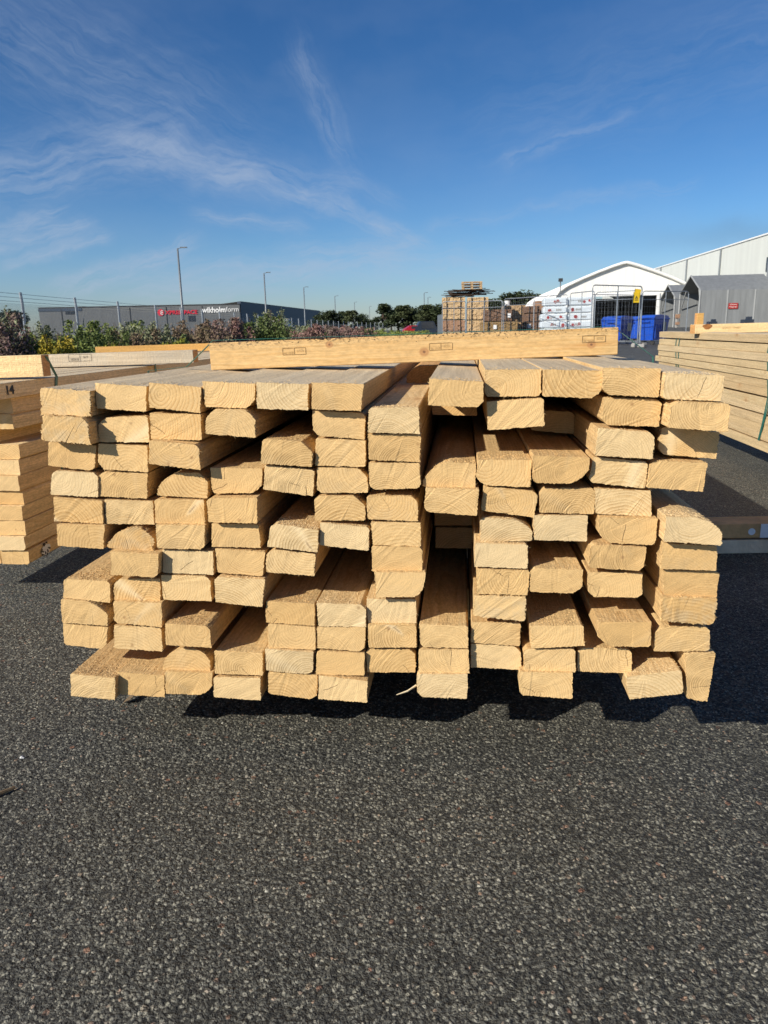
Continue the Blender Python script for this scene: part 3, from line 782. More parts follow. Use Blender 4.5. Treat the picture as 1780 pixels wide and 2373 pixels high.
for (ro, co, e, q, wane, fl) in B:
    e /= 1000.0; q = [v / 1000.0 for v in q]
    cu = sum(q[0::2]) / 4; cz = sum(q[1::2]) / 4
    loc_q = [(q[i] - cu if i % 2 == 0 else q[i] - cz) for i in range(8)]
    poly = outline(loc_q, wane)
    top = ro == 1 and co != 7.5
    rough = .00055 if fl not in ('R', 'S') else .0012
    L = 4.5 + random.uniform(-.03, .03) - (.62 if co == 7.5 else 0)
    me = board_mesh(poly, L, rough, 1 if top else 0, random.randint(6, 22) if fl not in ('R', 'S') else 50, int(ro * 200 + co * 2), 0.0, FLUFF.get((ro, co), 25))
    mats = ['end_grain', 'long_grain', 'weathered_grain'] if co != 7.5 else ['orange_end', 'orange_grain', 'orange_grain']
    for k in mats: me.materials.append(MATS[k])
    o = bpy.data.objects.new('sawn_plank', me); col.objects.link(o)
    p = PR * cu + Vector((0, Y0, 0)) - PD * e; o.location = (p.x, p.y, cz); o.rotation_euler = (0, 0, -YAW)
    o.color = (*FL[fl], 1)
    lab = SPECIAL.get((ro, co))
    if not lab:
        k = sorted(byrow[ro]).index(co); nn = len(byrow[ro])
        look = LOOK[fl].replace('lightly cracked', 'fissured').replace('smooth ringed', 'ringed')
        if wane:
            wm = max(wane.split(','), key=lambda t: float(t[2:]))
            if float(wm[2:]) >= .18: look += {'TL': ' plank end, upper left corner rounded', 'TR': ' plank end, upper right corner rounded', 'BL': ' plank end, lower left corner cut', 'BR': ' plank end, lower right corner cut'}[wm[:2]]
        if 'plank end' not in look: look += ' plank end'
        side = '%s from left' % ORD[k] if k <= nn // 2 else ('%s from right' % ORD[nn - 1 - k] if nn - 1 - k else 'rightmost')
        if k == 0: side = 'leftmost'
        rr = ORD[int(ro) - 1] + ' row' if ro < 12 else 'bottom row'
        if ro == 1: rr = 'top row'
        lab = '%s, %s, %s of front pile' % (look, side, rr)
    tag(o, lab, 'plank', 'sawn planks stacked in the front pile')
    boards.append(o)

# splinter sticking out at the bottom, twig, leaf
b = MB(); b.tube([(-.004, .01, .001), (-.022, -.004, -.004), (-.045, -.012, -.008)], [.0022, .0018, .0008], 5)
o = b.build('wood_splinter', 'splinter'); o.location = PR * .063 + Vector((0, Y0 - .004, .163)); tag(o, 'pale wood splinter sticking out left of the bottom centre plank', 'splinter')
b = MB(); b.tube([(0, 0, .005), (.03, .02, .006), (.062, .052, .005)], [.005, .0045, .003], 6)
o = b.build('twig', 'twig', loc=(-.80, 1.262, 0)); tag(o, 'short dry brown twig on the asphalt at the left edge', 'twig')
b = MB(); b.face([(0, 0, .004), (.018, -.004, .012), (.03, .03, .02), (.02, .05, .018)]); b.face([(0, 0, .0035), (.018, -.004, .0115), (.03, .03, .0195), (.02, .05, .0175)])
b.tube([(0, -.02, .002), (.01, .01, .008)], .0012, 5)
o = b.build('dry_leaf', 'twig', loc=(-.64, 1.66, 0)); tag(o, 'curled dry brown leaf on the asphalt below the bottom left planks', 'leaf')
rn = random.Random(3)
for i, (x, y, c) in enumerate([(-.777, 1.426, 'bird_white')]):
    b = MB(); b.tube([(-.004, 0, .001), (0, .001, .003), (.005, 0, .001)], [.0015, .0038, .0015], 6)
    o = b.build('pale_pebble', c, loc=(x, y, 0)); tag(o, 'small white pebble on the asphalt left of the pile', 'pebble')

# ---------------------------------------------------------------- beam across the front pile
bx = empty('crossbeam', (.0805, 1.87, .0)); bx.rotation_euler = (0, -math.atan2(.018, .982), -.002)
bx.location.z = .788 + .0325
tag(bx, 'long knotty crossbeam with stamps and dark bark crumbs on top of the front pile', 'beam')
b = MB(); 
bl, bh, bd = .995, .065, .09
b.box((0, bd / 2, 0), (bl, bd, bh)); o = b.build('beam_body', 'beam_grain', bx); bevel(o, .0015, 2)
b = MB(); rn = random.Random(11)
def crumb(b, x, y, z, s):
    b.box((x, y, z), (s * rn.uniform(.8, 2.2), s * rn.uniform(.6, 1.2), s * rn.uniform(.3, .8)), rn.uniform(0, 3), 0, rn.uniform(-.6, .6), rn.uniform(-.6, .6))
for i in range(220):
    x = rn.choice([rn.gauss(-.245, .035), rn.uniform(-.42, .35), rn.gauss(.1, .12), rn.uniform(-.3, .1)])
    crumb(b, x, rn.uniform(-.001, .02), bh / 2 + rn.uniform(-.0005, .0015), rn.uniform(.0006, .0020) * (2.2 if abs(x + .245) < .04 else 1))
for i in range(60):
    x = rn.gauss(.02, .2); z = bh / 2 - abs(rn.gauss(0, .007)); b.box((x, -.0004, z), (rn.uniform(.001, .005), .001, rn.uniform(.0005, .0012)), 0, 0, 0, rn.uniform(-1.2, 1.2))
tag(b.build('bark_crumb', 'bark', bx), kind='stuff')
def stamp(x, z, s, par, y=-.0012, mat='faint_ink', t1='SEM31 TIA', t2='22222'):
    h = .016 * s; w = .056 * s; l = .0006
    b = MB()
    for zz in (z - h / 2, z + h / 2): b.box((x, y, zz), (w, l, .0008))
    for xx in (x - w / 2, x, x + w / 2): b.box((xx, y, z), (.0008, l, h - .0009))
    o = b.build('stamp_frame', mat, par)
    text('stamp_text', t1, .0075 * s, (x - w / 4, y - .0004, z - h * .2), (R(90), R(180), 0), mat, o, sx=.72)
    text('stamp_text', t2, .0075 * s, (x + w / 4, y - .0004, z + h * .05), (R(90), 0, 0), mat, o, sx=.9)
for x, z in ((-.292, .006), (.065, .004), (.437, .008)): stamp(x, z, 1.0, bx)

# straps
def ribbon(b, pts, wdir, w=.012, t=.0009):
    wdir = Vector(wdir).normalized() * w / 2; prev = None; k = len(b.v)
    n = len(pts)
    for i, p in enumerate(pts):
        p = Vector(p); a = Vector(pts[max(i - 1, 0)]); c = Vector(pts[min(i + 1, n - 1)])
        nn = (c - a).cross(wdir).normalized() * t / 2
        for q in (p - wdir - nn, p + wdir - nn, p + wdir + nn, p - wdir + nn): b.v.append(tuple(q))
        if i:
            o_ = k + 4 * (i - 1)
            for j in range(4): b.f.append([o_ + j, o_ + (j + 1) % 4, o_ + 4 + (j + 1) % 4, o_ + 4 + j]); b.mi.append(0)
    return b
def pile_pt(u, y, z, base=(0, Y0)): p = PR * u + PD * y + Vector((base[0], base[1], 0)); return (p.x, p.y, z)
b = MB()
ys_ = .50
ribbon(b, [pile_pt(-.700, ys_, .14), pile_pt(-.668, ys_, .60), pile_pt(-.654, ys_, .777), pile_pt(-.552, ys_, .785), (-.412, 1.90, .850), (0.08, 1.90, .856), (.572, 1.90, .8645), pile_pt(.603, ys_, .792), pile_pt(.615, ys_, .60), pile_pt(.63, ys_, .16)], PD)
o = b.build('green_strap', 'green_strap'); tag(o, 'green plastic strap running over the crossbeam ends and down the front pile', 'strap', 'green binding straps')

# bearers under the piles
bt = empty('bearer_timber', pile_pt(.25, 1.42, 0)); bt.rotation_euler = (0, 0, -.01)
tag(bt, 'two stacked timber bearers lying on the asphalt under the front and right piles', 'bearer')
b = MB(); b.box((.7, .06, .0275), (4.0, .12, .053)); bevel(b.build('lower_timber', 'bearer_grey', bt), .002)
b = MB(); b.box((.7, .06, .0905), (4.0, .12, .055)); up_ = bevel(b.build('upper_timber', 'bearer_wood', bt), .002)
b = MB(); b.tube([(1.012, -.0015, .088), (1.012, .0005, .088)], .0135, 20); b.build('painted_dot', 'pale_painted_wood', bt)
b = MB(); b.box((1.18, -.001, .0905), (.27, .003, .054)); b.build('painted_end', 'pale_painted_wood', bt)
b = MB(); b.box((-.05, .05, .058), (1.35, .1, .10)); o = bevel(b.build('bearer_timber', 'bearer_wood', loc=pile_pt(0, .75, 0), rz=-YAW), .002)
tag(o, 'square timber bearer hidden in the shadow under the front pile', 'bearer')

# ---------------------------------------------------------------- plank factory for the side piles
def plank(w, h, L, seed, mats=('end_grain', 'long_grain', 'weathered_grain'), top=0, wane='', spl=6):
    random.seed(seed)
    q = [-w / 2, h / 2, w / 2, h / 2, w / 2, -h / 2, -w / 2, -h / 2]
    q = [c + random.gauss(0, .0007) for c in q]
    me = board_mesh(outline(q, wane, .006), L, .0006, top, spl, seed)
    for k in mats: me.materials.append(MATS[k])
    return me
# left pile
long_wood('tan_grain', (1.22, 1.30, 1.45))
LB = Vector((-1.205, 2.43, 0))
def lp(u, y, z): p = LB + PR * u + PD * y; return (p.x, p.y, z)
lz0 = .118; k = 0
LO = [0, -.012, -.016, -.034, -.046, -.046, -.052, -.06, -.06, -.078, -.085]      # right-hand column from the ground up
LX = [.0, -.012, -.009, -.018, -.024, -.032, -.036, -.02, -.05, -.06, -.07]
for r_ in range(11):
    h = .0505
    off = LO[r_]
    for c_ in ((1, 2) if r_ == 8 else (0, 1, 2)):
        me = plank(.1, .0485, 4.5, 100 + k, mats=('end_grain', 'tan_grain', 'weathered_grain'), wane=random.choice(['', 'BR.1', 'TR.12', '']))
        o = bpy.data.objects.new('sawn_plank', me); col.objects.link(o)
        o.location = lp(-.05 - c_ * .103 + (LX[r_] if c_ == 0 else 0) * .25, (-off * .6 + random.uniform(-.01, .01)), lz0 + .025 + r_ * h)
        o.rotation_euler = (0, 0, -YAW); o.color = (random.random() * .6, random.random() * .5, .1, 1)
        tag(o, '%s plank from the ground in the %s column of the left pile' % (ORD[r_], ['right-hand', 'second', 'third'][c_]), 'plank', 'sawn planks stacked in the left pile')
        if r_ == 8 and c_ == 1: o['label'] = 'inner plank seen through the dark slot in the side of the left pile'
        if r_ == 0 and c_ == 0:
            o['label'] = 'lowest plank of the left pile, with a white and black paint blot on its side'
            b = MB(); rn = random.Random(5)
            pts = [(.0006, .10 + math.cos(a) * .030 * rn.uniform(.7, 1.2), -.001 + math.sin(a) * .020 * rn.uniform(.7, 1.1)) for a in [i * .35 for i in range(18)]]
            b.face(pts); bo = b.build('paint_blot', 'white_paint', o, fix=False); bo.location = (.0535, 0, 0)
            b = MB()
            for _ in range(26):
                a = rn.uniform(0, 6.28); rr = rn.uniform(.5, 1.15); b.box((.0009, .10 + math.cos(a) * .030 * rr, math.sin(a) * .02 * rr), (.001, rn.uniform(.002, .012), rn.uniform(.002, .006)), 0, 0, rn.uniform(0, 3))
            bo = tag(b.build('black_speck', 'black_ink', o), kind='stuff'); bo.location = (.0535, 0, 0)
        k += 1
for c_ in range(9):
    me = plank(.1, .0485, 4.5, 160 + c_, mats=('end_grain', 'tan_grain', 'weathered_grain'), top=1)
    o = bpy.data.objects.new('sawn_plank', me); col.objects.link(o)
    o.location = lp(-.05 - c_ * .1035, -.06 + (0 if c_ == 0 else random.uniform(-.02, .02)), lz0 + .025 + 11 * .0507)
    o.rotation_euler = (0, 0, -YAW); o.color = (.3, .2, .3, 1)
    tag(o, 'grey topped plank, %s from the right on top of the left pile' % ORD[c_], 'plank', 'sawn planks stacked in the left pile')
    if c_ == 0:
        o['label'] = 'plank on the right edge of the left pile top, marked 14 in black pen'
        text('handwritten_number', '14', .040, (.0530, .085, .0), (R(90), 0, R(90)), 'black_ink', o, 0, .0008, sx=1.25)
def cross(name, x0, x1, y, z, h, dp, mat, lab, rot=0.0, zrot=0.0, endmat='orange_end'):
    b = MB(); L = x1 - x0
    b.box((0, dp / 2, h / 2), (L, dp, h))
    for i_, fc in enumerate(b.f[:2]): b.mi[i_] = 1
    o = b.build(name, [mat, endmat]); o.location = ((x0 + x1) / 2, y, z); o.rotation_euler = (0, -zrot, rot)
    bevel(o, .0015, 1); tag(o, lab, 'beam'); return o
ltz = lz0 + 12 * .0507
o1 = cross('crossbeam', -2.25, -1.205, 2.66, ltz + .002, .074, .095, 'bright_pine', 'sunlit yellow crossbeam end on top of the left pile, at the left edge') if 0 else None
long_wood('bright_pine', (1.28, 1.36, 1.5), 0, 1, 'x'); long_wood('golden_pine', (1.05, .90, .62), 0, 1, 'x')
o1 = cross('crossbeam', -2.3, -1.158, 2.62, ltz + .002, .073, .06, 'bright_pine', 'sunlit pale crossbeam with a knot on top of the left pile, at the left edge', .0, .01)
o2 = cross('crossbeam', -2.2, -.87, 3.56, ltz + .002, .058, .095, 'aged_grain', 'grey weathered crossbeam with three printed stamps on top of the left pile', .0, .012)
for x in (-.43, .14): stamp(x, .040, 1.9, o2, -.0015, 'black_ink', 'SE-K3001', 'H T')
text('printed_name', 'Svenska Cellulosa AB', .017, (-.13, -.0017, .040), (R(90), R(180), 0), 'black_ink', o2)
o3 = cross('crossbeam', -2.3, -1.01, 6.2, ltz + .002, .06, .095, 'golden_pine', 'golden yellow crossbeam at the far end of the left pile', .0, .012)
b = MB(); y_ = .30
ribbon(b, [(-1.2, 2.65, ltz + .077), (-1.155, 2.65, ltz + .075), lp(.003, y_ + .02, ltz + .001), lp(.004, y_, ltz - .06), lp(-.008, y_, .4), lp(.002, y_, .12)], PD, .016)
o = b.build('green_strap', 'green_strap'); tag(o, 'green strap over the sunlit crossbeam end of the left pile', 'strap', 'green binding straps')
b = MB(); y_ = 1.22
ribbon(b, [(-1.0, 3.62, ltz + .062), (-.865, 3.62, ltz + .061), lp(.003, y_, ltz + .04), lp(.004, y_, ltz - .06), lp(-.008, y_, .4), lp(.002, y_, .12)], PD, .016)
o = b.build('green_strap', 'green_strap'); tag(o, 'green strap at the end of the grey stamped crossbeam, left pile', 'strap', 'green binding straps')

# right pile
RB = Vector((2.06, 2.42, 0)); RL = 4.6
def rp(u, y, z): p = RB + PR * u + PD * y; return (p.x, p.y, z)
rz0 = .122; rh = .0520
RLAST = [0, .05, .03, .06, .02, .04, .05, .0, .25, .06, .07, .06, .03]
for r_ in range(13):
    me = plank(.1, .0492, RL - .04 * (RLAST[r_] > .1) + RLAST[r_] * .5 - .05, 300 + r_, mats=('end_grain', 'side_pine', 'weathered_grain'), top=1 if r_ == 12 else 0) if 0 else None
long_wood('side_pine', (.93, 1.0, 1.12), .10)
for r_ in range(13):
    me = plank(.1, (.0500, .047, .0505, .0495, .045, .050, .0485, .0505, .044, .050, .0480, .0505, .050)[r_], RL + RLAST[r_] * .4, 300 + r_, mats=('end_grain', 'side_pine', 'weathered_grain'), top=1 if r_ == 12 else 0)
    o = bpy.data.objects.new('sawn_plank', me); col.objects.link(o)
    o.location = rp(.05 + random.uniform(-.009, .007), 0, rz0 + .025 + r_ * rh); o.rotation_euler = (random.gauss(0, .0012), random.gauss(0, .010), -YAW)
    o.color = (.2, .1, .1, 1)
    tag(o, 'long pale plank face, %s from the ground on the left side of the right pile' % ORD[r_], 'plank', 'sawn planks stacked in the right pile')
for r_ in range(12):
    for c_ in (1, 2):
        o = bpy.data.objects.new('sawn_plank', me); col.objects.link(o)
        o.location = rp(.05 + c_ * .1035, random.uniform(-.01, .03), rz0 + .025 + r_ * rh); o.rotation_euler = (0, 0, -YAW); o.color = (.2, .2, .1, 1)
        tag(o, 'plank inside the right pile, %s from the ground in its %s column' % (ORD[r_], ['', 'second', 'third'][c_]), 'plank', 'sawn planks stacked in the right pile')
for c_ in range(1, 9):
    me = plank(.1, .05, RL + .03, 330 + c_, mats=('end_grain', 'side_pine', 'weathered_grain'), top=1)
    o = bpy.data.objects.new('sawn_plank', me); col.objects.link(o)
    o.location = rp(.05 + c_ * .1035, 0, rz0 + .025 + 12 * rh); o.rotation_euler = (0, 0, -YAW); o.color = (.2, .1, .1, 1)
    tag(o, 'grey topped plank, %s from the left on top of the right pile' % ORD[c_], 'plank', 'sawn planks stacked in the right pile')
rtz = rz0 + 13 * rh
o4 = cross('crossbeam', 2.37, 3.75, 5.80, rtz + .002, .068, .10, 'bright_pine', 'pale crossbeam with a brown stain on top of the right pile', -.01, .008)
b = MB(); b.face([(-.60 + math.cos(a) * .035 * (1 + .2 * math.sin(3 * a)), -.0012, .050 + math.sin(a) * .020) for a in [i * .5 for i in range(12)]])
simple('resin_stain', (.30, .12, .03), .7, 0, .4, 60); b.build('resin_stain', 'resin_stain', o4, fix=False)
for x in (-.42, .02): text('printed_name', 'NORDIC TIMBER', .019, (x, -.0015, .036), (R(90), 0, 0), 'faint_ink', o4)
o5 = cross('short_offcut', 2.60, 2.655, 6.35, rtz, .155, .05, 'golden_pine', 'short upright timber offcut behind the right pile crossbeam'); o5['category'] = 'offcut'
def rstrap(y, lab, slack):
    b = MB()
    for dy in (0, slack):
        ribbon(b, [rp(.9, y + dy, rtz + .001), rp(-.001, y + dy, rtz + .001), rp(-.004, y + dy * .9 + .02, rtz - .1), rp(-.006, y - .03 + dy * .5, rtz - .36), rp(-.006, y + dy * .2 + .03, rz0 + .16), rp(-.003, y + .10 + dy * .2, rz0 - .001), rp(.3, y + .1, rz0 - .003)], PD, .016, .0012)
    o = b.build('green_strap', 'green_strap'); tag(o, lab, 'strap', 'green binding straps')
rstrap(2.02, 'doubled green strap hanging slack around the near part of the right pile', .06)
rstrap(3.95, 'doubled green strap around the far end of the right pile', .10)

# ---------------------------------------------------------------- yard fence on the left
def fence_line(t):     # post positions
    return
FP = [(-12.62, 18.5), (-12.5, 22.7), (-12.37, 27.0), (-12.2, 31.3), (-11.95, 35.6), (-11.7, 40.6)]
y = 40.6
while len(FP) < 48:
    y += 4.4
    x = -11.7 + (y - 40.6) * .045 + max(0, y - 75) ** 2 * .00085
    FP.append((x, y))
fe = empty('wire_fence', (FP[0][0], FP[0][1], 0))
tag(fe, 'tall galvanised wire mesh fence with barbed wire running along the left of the yard', 'fence')
def rel(x, y, z): return (x - FP[0][0], y - FP[0][1], z)
b = MB(); b.tube([(0, 0, 0), (0, 0, 2.02), (-.02, 0, 2.38)], .052, 8)
post0 = b.build('post', 'grey_galvanised', fe)
for i, (x, y) in enumerate(FP):
    o = post0 if i == 0 else post0.copy()
    if i: col.objects.link(o); o.parent = fe
    o.location = rel(x, y, 0)
m, q, bs = newmat('wire_mesh')
tc = q.n('ShaderNodeTexCoord').outputs['Object']; x_, y_, z_ = q.xyz(tc)[:3]
dd = q.m('ADD', q.m('MULTIPLY', y_, 1.0), q.m('MULTIPLY', z_, 1.0)); de = q.m('SUBTRACT', y_, z_)
l1 = q.mr(q.m('ABSOLUTE', q.m('SUBTRACT', q.m('FRACT', q.m('MULTIPLY', dd, 14)), .5)), .42, .46)
l2 = q.mr(q.m('ABSOLUTE', q.m('SUBTRACT', q.m('FRACT', q.m('MULTIPLY', de, 14)), .5)), .42, .46)
q.put(bs.inputs['Alpha'], q.m('MAXIMUM', l1, l2)); bs.inputs['Base Color'].default_value = rgb(.30, .32, .33); bs.inputs['Roughness'].default_value = .5
b = MB()
for (x0, y0), (x1, y1) in zip(FP, FP[1:]): b.face([rel(x0, y0, .05), rel(x1, y1, .05), rel(x1, y1, 2.0), rel(x0, y0, 2.0)])
b.build('mesh_panel', 'wire_mesh', fe, fix=False)
for k_ in range(3):
    b = MB()
    z = 2.06 + k_ * .13
    b.tube([rel(x - .01 * k_, y, z) for (x, y) in FP[:24]], .0065, 4); b.build('barbed_wire', 'grey_galvanised', fe)

# ---------------------------------------------------------------- shrubs
def leaf_cloud(n, rx, ry, rz, seed, leaf, spires=0, open_=.0):
    rn = random.Random(seed); b = MB()
    blobs = [(rn.gauss(0, rx * .38), rn.gauss(0, ry * .38), rz * rn.uniform(.25, .95), rn.uniform(.25, .5)) for _ in range(9)]
    for _ in range(n):
        if spires and rn.random() < .62:
            k = rn.randrange(spires); rs = random.Random(seed * 31 + k)
            bx_, by_ = rs.uniform(-rx, rx), rs.uniform(-ry, ry); hh = rz * rs.uniform(.6, 1.0) * 2 * .80
            t = rn.random() ** .8; w = .20 * rx * (1 - t * .8)
            p = Vector((bx_ + rn.gauss(0, w) + t * rs.gauss(0, .15), by_ + rn.gauss(0, w), t * hh))
        else:
            q = rn.choice(blobs); d = Vector((rn.gauss(0, 1), rn.gauss(0, 1), rn.gauss(0, 1))).normalized() * (rn.random() ** .4)
            p = Vector((q[0] + d.x * rx * q[3] * 1.3, q[1] + d.y * ry * q[3] * 1.3, q[2] + d.z * rz * q[3] * 1.5))
        if p.z < 0: p.z = -p.z * .5
        s = leaf * rn.uniform(.6, 1.4)
        a = Vector((rn.gauss(0, 1), rn.gauss(0, 1), rn.gauss(0, 1) + .5)).normalized(); c = a.cross(Vector((rn.gauss(0, 1), rn.gauss(0, 1), rn.gauss(0, 1)))).normalized()
        b.face([p - a * s, p + c * s * .45, p + a * s, p - c * s * .45])
    return b
def shrub(name, lab, px_, y, rx, h, mat, seed, n=1500, leaf=.055, spires=9, x=None, group='bushes and weeds along the fence', cat='bush'):
    X = (px_ - 890) / 1740 * y * .985 if x is None else x
    root = empty(name, (X, y, 0)); tag(root, lab, cat, group)
    b = leaf_cloud(int(n * 2.6), rx * 1.15, rx * .9, h / 2, seed, leaf, spires); b.build('foliage', mat, root, fix=False)
    b = MB(); rn = random.Random(seed)
    for _ in range(5): b.tube([(0, 0, 0), (rn.gauss(0, rx * .4), rn.gauss(0, rx * .3), h * .7)], [.02, .006], 4)
    b.build('stem', 'twig', root)
    return root
SH = [('shrub', 'tall mauve seeding willowherb clump at the far left edge', 14, 21, 1.0, 1.95, 'leaf_purple', 2600),
 ('shrub', 'thin sapling with pale leaves rising above the fence top at the left edge', 26, 20.6, .35, 2.3, 'leaf_sage', 260),
 ('shrub', 'dark green bush right of the tall mauve willowherb', 78, 22, .7, 1.35, 'leaf_olive', 1700),
 ('goldenrod', 'bright yellow goldenrod in flower between the first two fence posts', 140, 20.8, .38, 1.35, 'leaf_yellow', 1100),
 ('shrub', 'pale seedy weeds behind the goldenrod', 112, 25, .6, 1.75, 'leaf_sage', 900),
 ('shrub', 'low olive bush right of the goldenrod', 178, 23, .7, 1.0, 'leaf_olive', 1500),
 ('shrub', 'dark green bush by the second fence post', 215, 25, .9, 1.45, 'leaf_dark', 2000),
 ('shrub', 'loose olive bush between the second and third fence posts', 245, 26.5, .9, 1.75, 'leaf_olive', 1900),
 ('shrub', 'yellow green young bush by the third fence post', 272, 24, .4, 1.0, 'leaf_lime', 800),
 ('shrub', 'brownish green bush right of the third fence post', 310, 27, 1.0, 1.5, 'leaf_rust', 1700),
 ('shrub', 'tall olive weeds in front of the grey building, third gap', 300, 30, 1.0, 1.95, 'leaf_olive', 1500),
 ('shrub', 'pale sage willow bush by the fourth fence post', 360, 28.5, .8, 1.75, 'leaf_sage', 1700),
 ('shrub', 'dark low bush left of the lime coloured bush', 395, 30, .8, 1.2, 'leaf_dark', 1300),
 ('shrub', 'small lime coloured bush at the foot of the tallest lamp post', 424, 27, .45, 1.05, 'leaf_lime', 1000),
 ('shrub', 'mauve brown weed clump below the red lettering', 460, 32, 1.0, 1.85, 'leaf_rust', 2000),
 ('shrub', 'mauve weed clump below the white lettering', 500, 34, 1.1, 2.0, 'leaf_purple', 2200),
 ('shrub', 'rose coloured weed clump at the corner of the grey building', 540, 35, .95, 1.95, 'leaf_pink', 1900),
 ('shrub', 'low rusty weeds left of the round green bush', 580, 38, 1.1, 1.3, 'leaf_rust', 1300),
 ('shrub', 'round dark green bush with pale top shoots before the navy wall', 628, 37, 1.15, 2.3, 'leaf_dark', 2800),
 ('shrub', 'pale shoots rising from the round dark green bush', 632, 37.4, .8, 2.75, 'leaf_sage', 700),
 ('shrub', 'grey green low bush in front of the white tank', 672, 52, 1.6, 1.9, 'leaf_sage', 1300),
 ('shrub', 'rose pink weeds right of the white tank', 694, 48, 1.5, 1.7, 'leaf_pink', 2100),
 ('shrub', 'dark bush between the two rose pink weed clumps', 728, 52, 1.1, 1.3, 'leaf_dark', 1200),
 ('shrub', 'faded mauve weeds below the dark end of the navy wall', 757, 60, 1.7, 1.75, 'leaf_purple', 1500),
 ('shrub', 'second rose pink weed clump, before the far fence posts', 800, 66, 1.7, 1.75, 'leaf_pink', 1700),
 ('shrub', 'dark low bush right of the second rose pink clump', 838, 75, 1.6, 1.4, 'leaf_dark', 1100),
 ('shrub', 'olive weeds near the far end of the fence', 880, 92, 2.6, 1.3, 'leaf_olive', 900),
 ('shrub', 'low olive weeds by the parked red cars', 935, 105, 3.0, 1.1, 'leaf_olive', 800)]
for i, (nm, lab, px_, y, rx, h, mt, n) in enumerate(SH):
    shrub(nm, lab, px_, y, rx, h, mt, 40 + i, n, leaf=.034 * (1 + y / 50), spires=0 if mt in ('leaf_yellow', 'leaf_lime') else 10)
# under-growth that nobody could count
b = MB(); rn = random.Random(99)
for _ in range(9000):
    t = rn.random() ** 1.6; y = 19 + t * 110; x = -11.6 + (y - 18) * .03 + max(0, y - 75) ** 2 * .00085 + rn.uniform(-2.4, .9)
    hh = rn.uniform(.25, .95); a = rn.uniform(0, 3.14); w = .035 * (1 + y / 30); lx, ly = math.cos(a) * w, math.sin(a) * w; tx, ty = rn.gauss(0, .1), rn.gauss(0, .1)
    b.face([(x - lx, y - ly, 0), (x + lx, y + ly, 0), (x + tx, y + ty, hh)])
tag(b.build('tall_grass', 'grass_blade', fix=False), 'tall dry grass growing along the foot of the fence', 'grass', kind='stuff')

# ---------------------------------------------------------------- lamp posts
def lamp(X, Y, H_, lab, rot=0.0):
    r = empty('street_lamp', (X, Y, gz(X, Y)), rot); tag(r, lab, 'street lamp', 'street lamps beyond the fence')
    b = MB(); b.tube([(0, 0, 0), (0, 0, .9), (0, 0, H_)], [.17, .14, .085], 10); b.build('pole', 'lamp_grey', r, True)
    b = MB(); b.tube([(0, 0, H_ - .02), (.35, 0, H_ + .06)], .035, 6); b.box((.62, 0, H_ + .09), (.68, .26, .10)); b.build('lamp_head', 'lamp_grey', r)
def X_(px, y): return (px - 890) / 1740 * y * .98
lamp(-20.3, 80, 9.3, 'tallest lamp post, in front of the grey building')
lamp(-17.0, 116, 9.4, 'lamp post rising over the navy side wall, second from left')
lamp(-15.3, 158, 9.6, 'lamp post at the far end of the navy wall, third from left')
lamp(-11.5, 200, 9.6, 'lamp post before the left tree group, fourth from left')
lamp(-8.0, 245, 9.6, 'small far lamp post, fifth from left')
lamp(-3.9, 290, 9.6, 'smallest far lamp post, over the gap between the trees')
lamp(11.1, 195, 9.6, 'lamp post above the right tree group, beside the timber stacks')
lamp(13.9, 225, 9.4, 'faint lamp post just left of the timber stacks')

# ---------------------------------------------------------------- grey building
bd = empty('warehouse', (-33.5, 186, 0)); tag(bd, 'long grey warehouse with red and white lettering and a navy side wall', 'building')
b = MB(); b.box((-24, .4, 3.8), (48, .8, 7.6)); fac = b.build('front_wall', 'grey_cladding', bd)
b = MB(); b.box((-24, .35, 7.68), (48.1, 1.0, .16)); b.build('roof_edge', 'dark_metal', bd)
b = MB(); b.prism([(-.8, 0), (0, 0), (0, 2.9), (-.8, 2.9)], .8, 100); sw2 = b.build('side_wall_lower', 'lower_cladding', bd); sw2.rotation_euler = (0, 0, -.115)
b = MB(); b.prism([(-.8, 2.9), (.05, 2.9), (.05, 8.2), (-.8, 8.2)], .8, 100); sw = b.build('side_wall', 'navy_cladding', bd); sw.rotation_euler = (0, 0, -.115)
b = MB(); b.prism([(-9, 7.3), (.1, 8.2), (.1, 8.3), (-9, 7.4)], .8, 100); rf = b.build('roof', 'dark_metal', bd); rf.rotation_euler = (0, 0, -.115)
def window(x, z, w, h):
    b = MB(); b.box((x, -.04, z), (w, .08, h)); f = b.build('window', 'dark_metal', bd); b = MB(); b.box((x - w * .25, -.09, z), (w * .42, .03, h * .85)); b.box((x + w * .25, -.09, z), (w * .42, .03, h * .85)); b.build('pane', 'window_dark', f)
window(-11.6, 4.5, 1.7, 1.4); window(-40.5, 6.4, 2.4, .7)
b = MB(); b.box((-38.4, -.05, 4.0), (1.6, .1, 2.2)); b.build('door', 'grey_cladding', bd)
b = MB(); 
for x in (-42.6, -26.3, -9.0, -17.6): b.box((x, -.06, 3.7), (.14, .12, 7.3))
b.build('downpipe', 'dark_metal', bd)
b = MB(); b.box((-47.9 + 5, -.05, 7.1), (10.4, .1, .6)); b.build('dark_band', 'navy_cladding', bd)
lg = MB(); n_ = 24; lg.tube([(0, -.12, 0), (0, -.02, 0)], .78, n_); lo = lg.build('logo_disc', 'logo_red', bd); lo.location = (-18.9, 0, 6.0)
b = MB()
b.box((.02, -.16, -.02), (.16, .06, .95)); 
for zz in (-.42, 0, .40): b.box((.25, -.16, zz), (.55, .06, .15))
b.build('logo_letter', 'white_paint', lo)
text('red_lettering', 'XPRESSPACE', 1.28, (-13.95, -.12, 5.95), (R(90), 0, 0), 'logo_red', bd, .03, .035, sx=1.06)
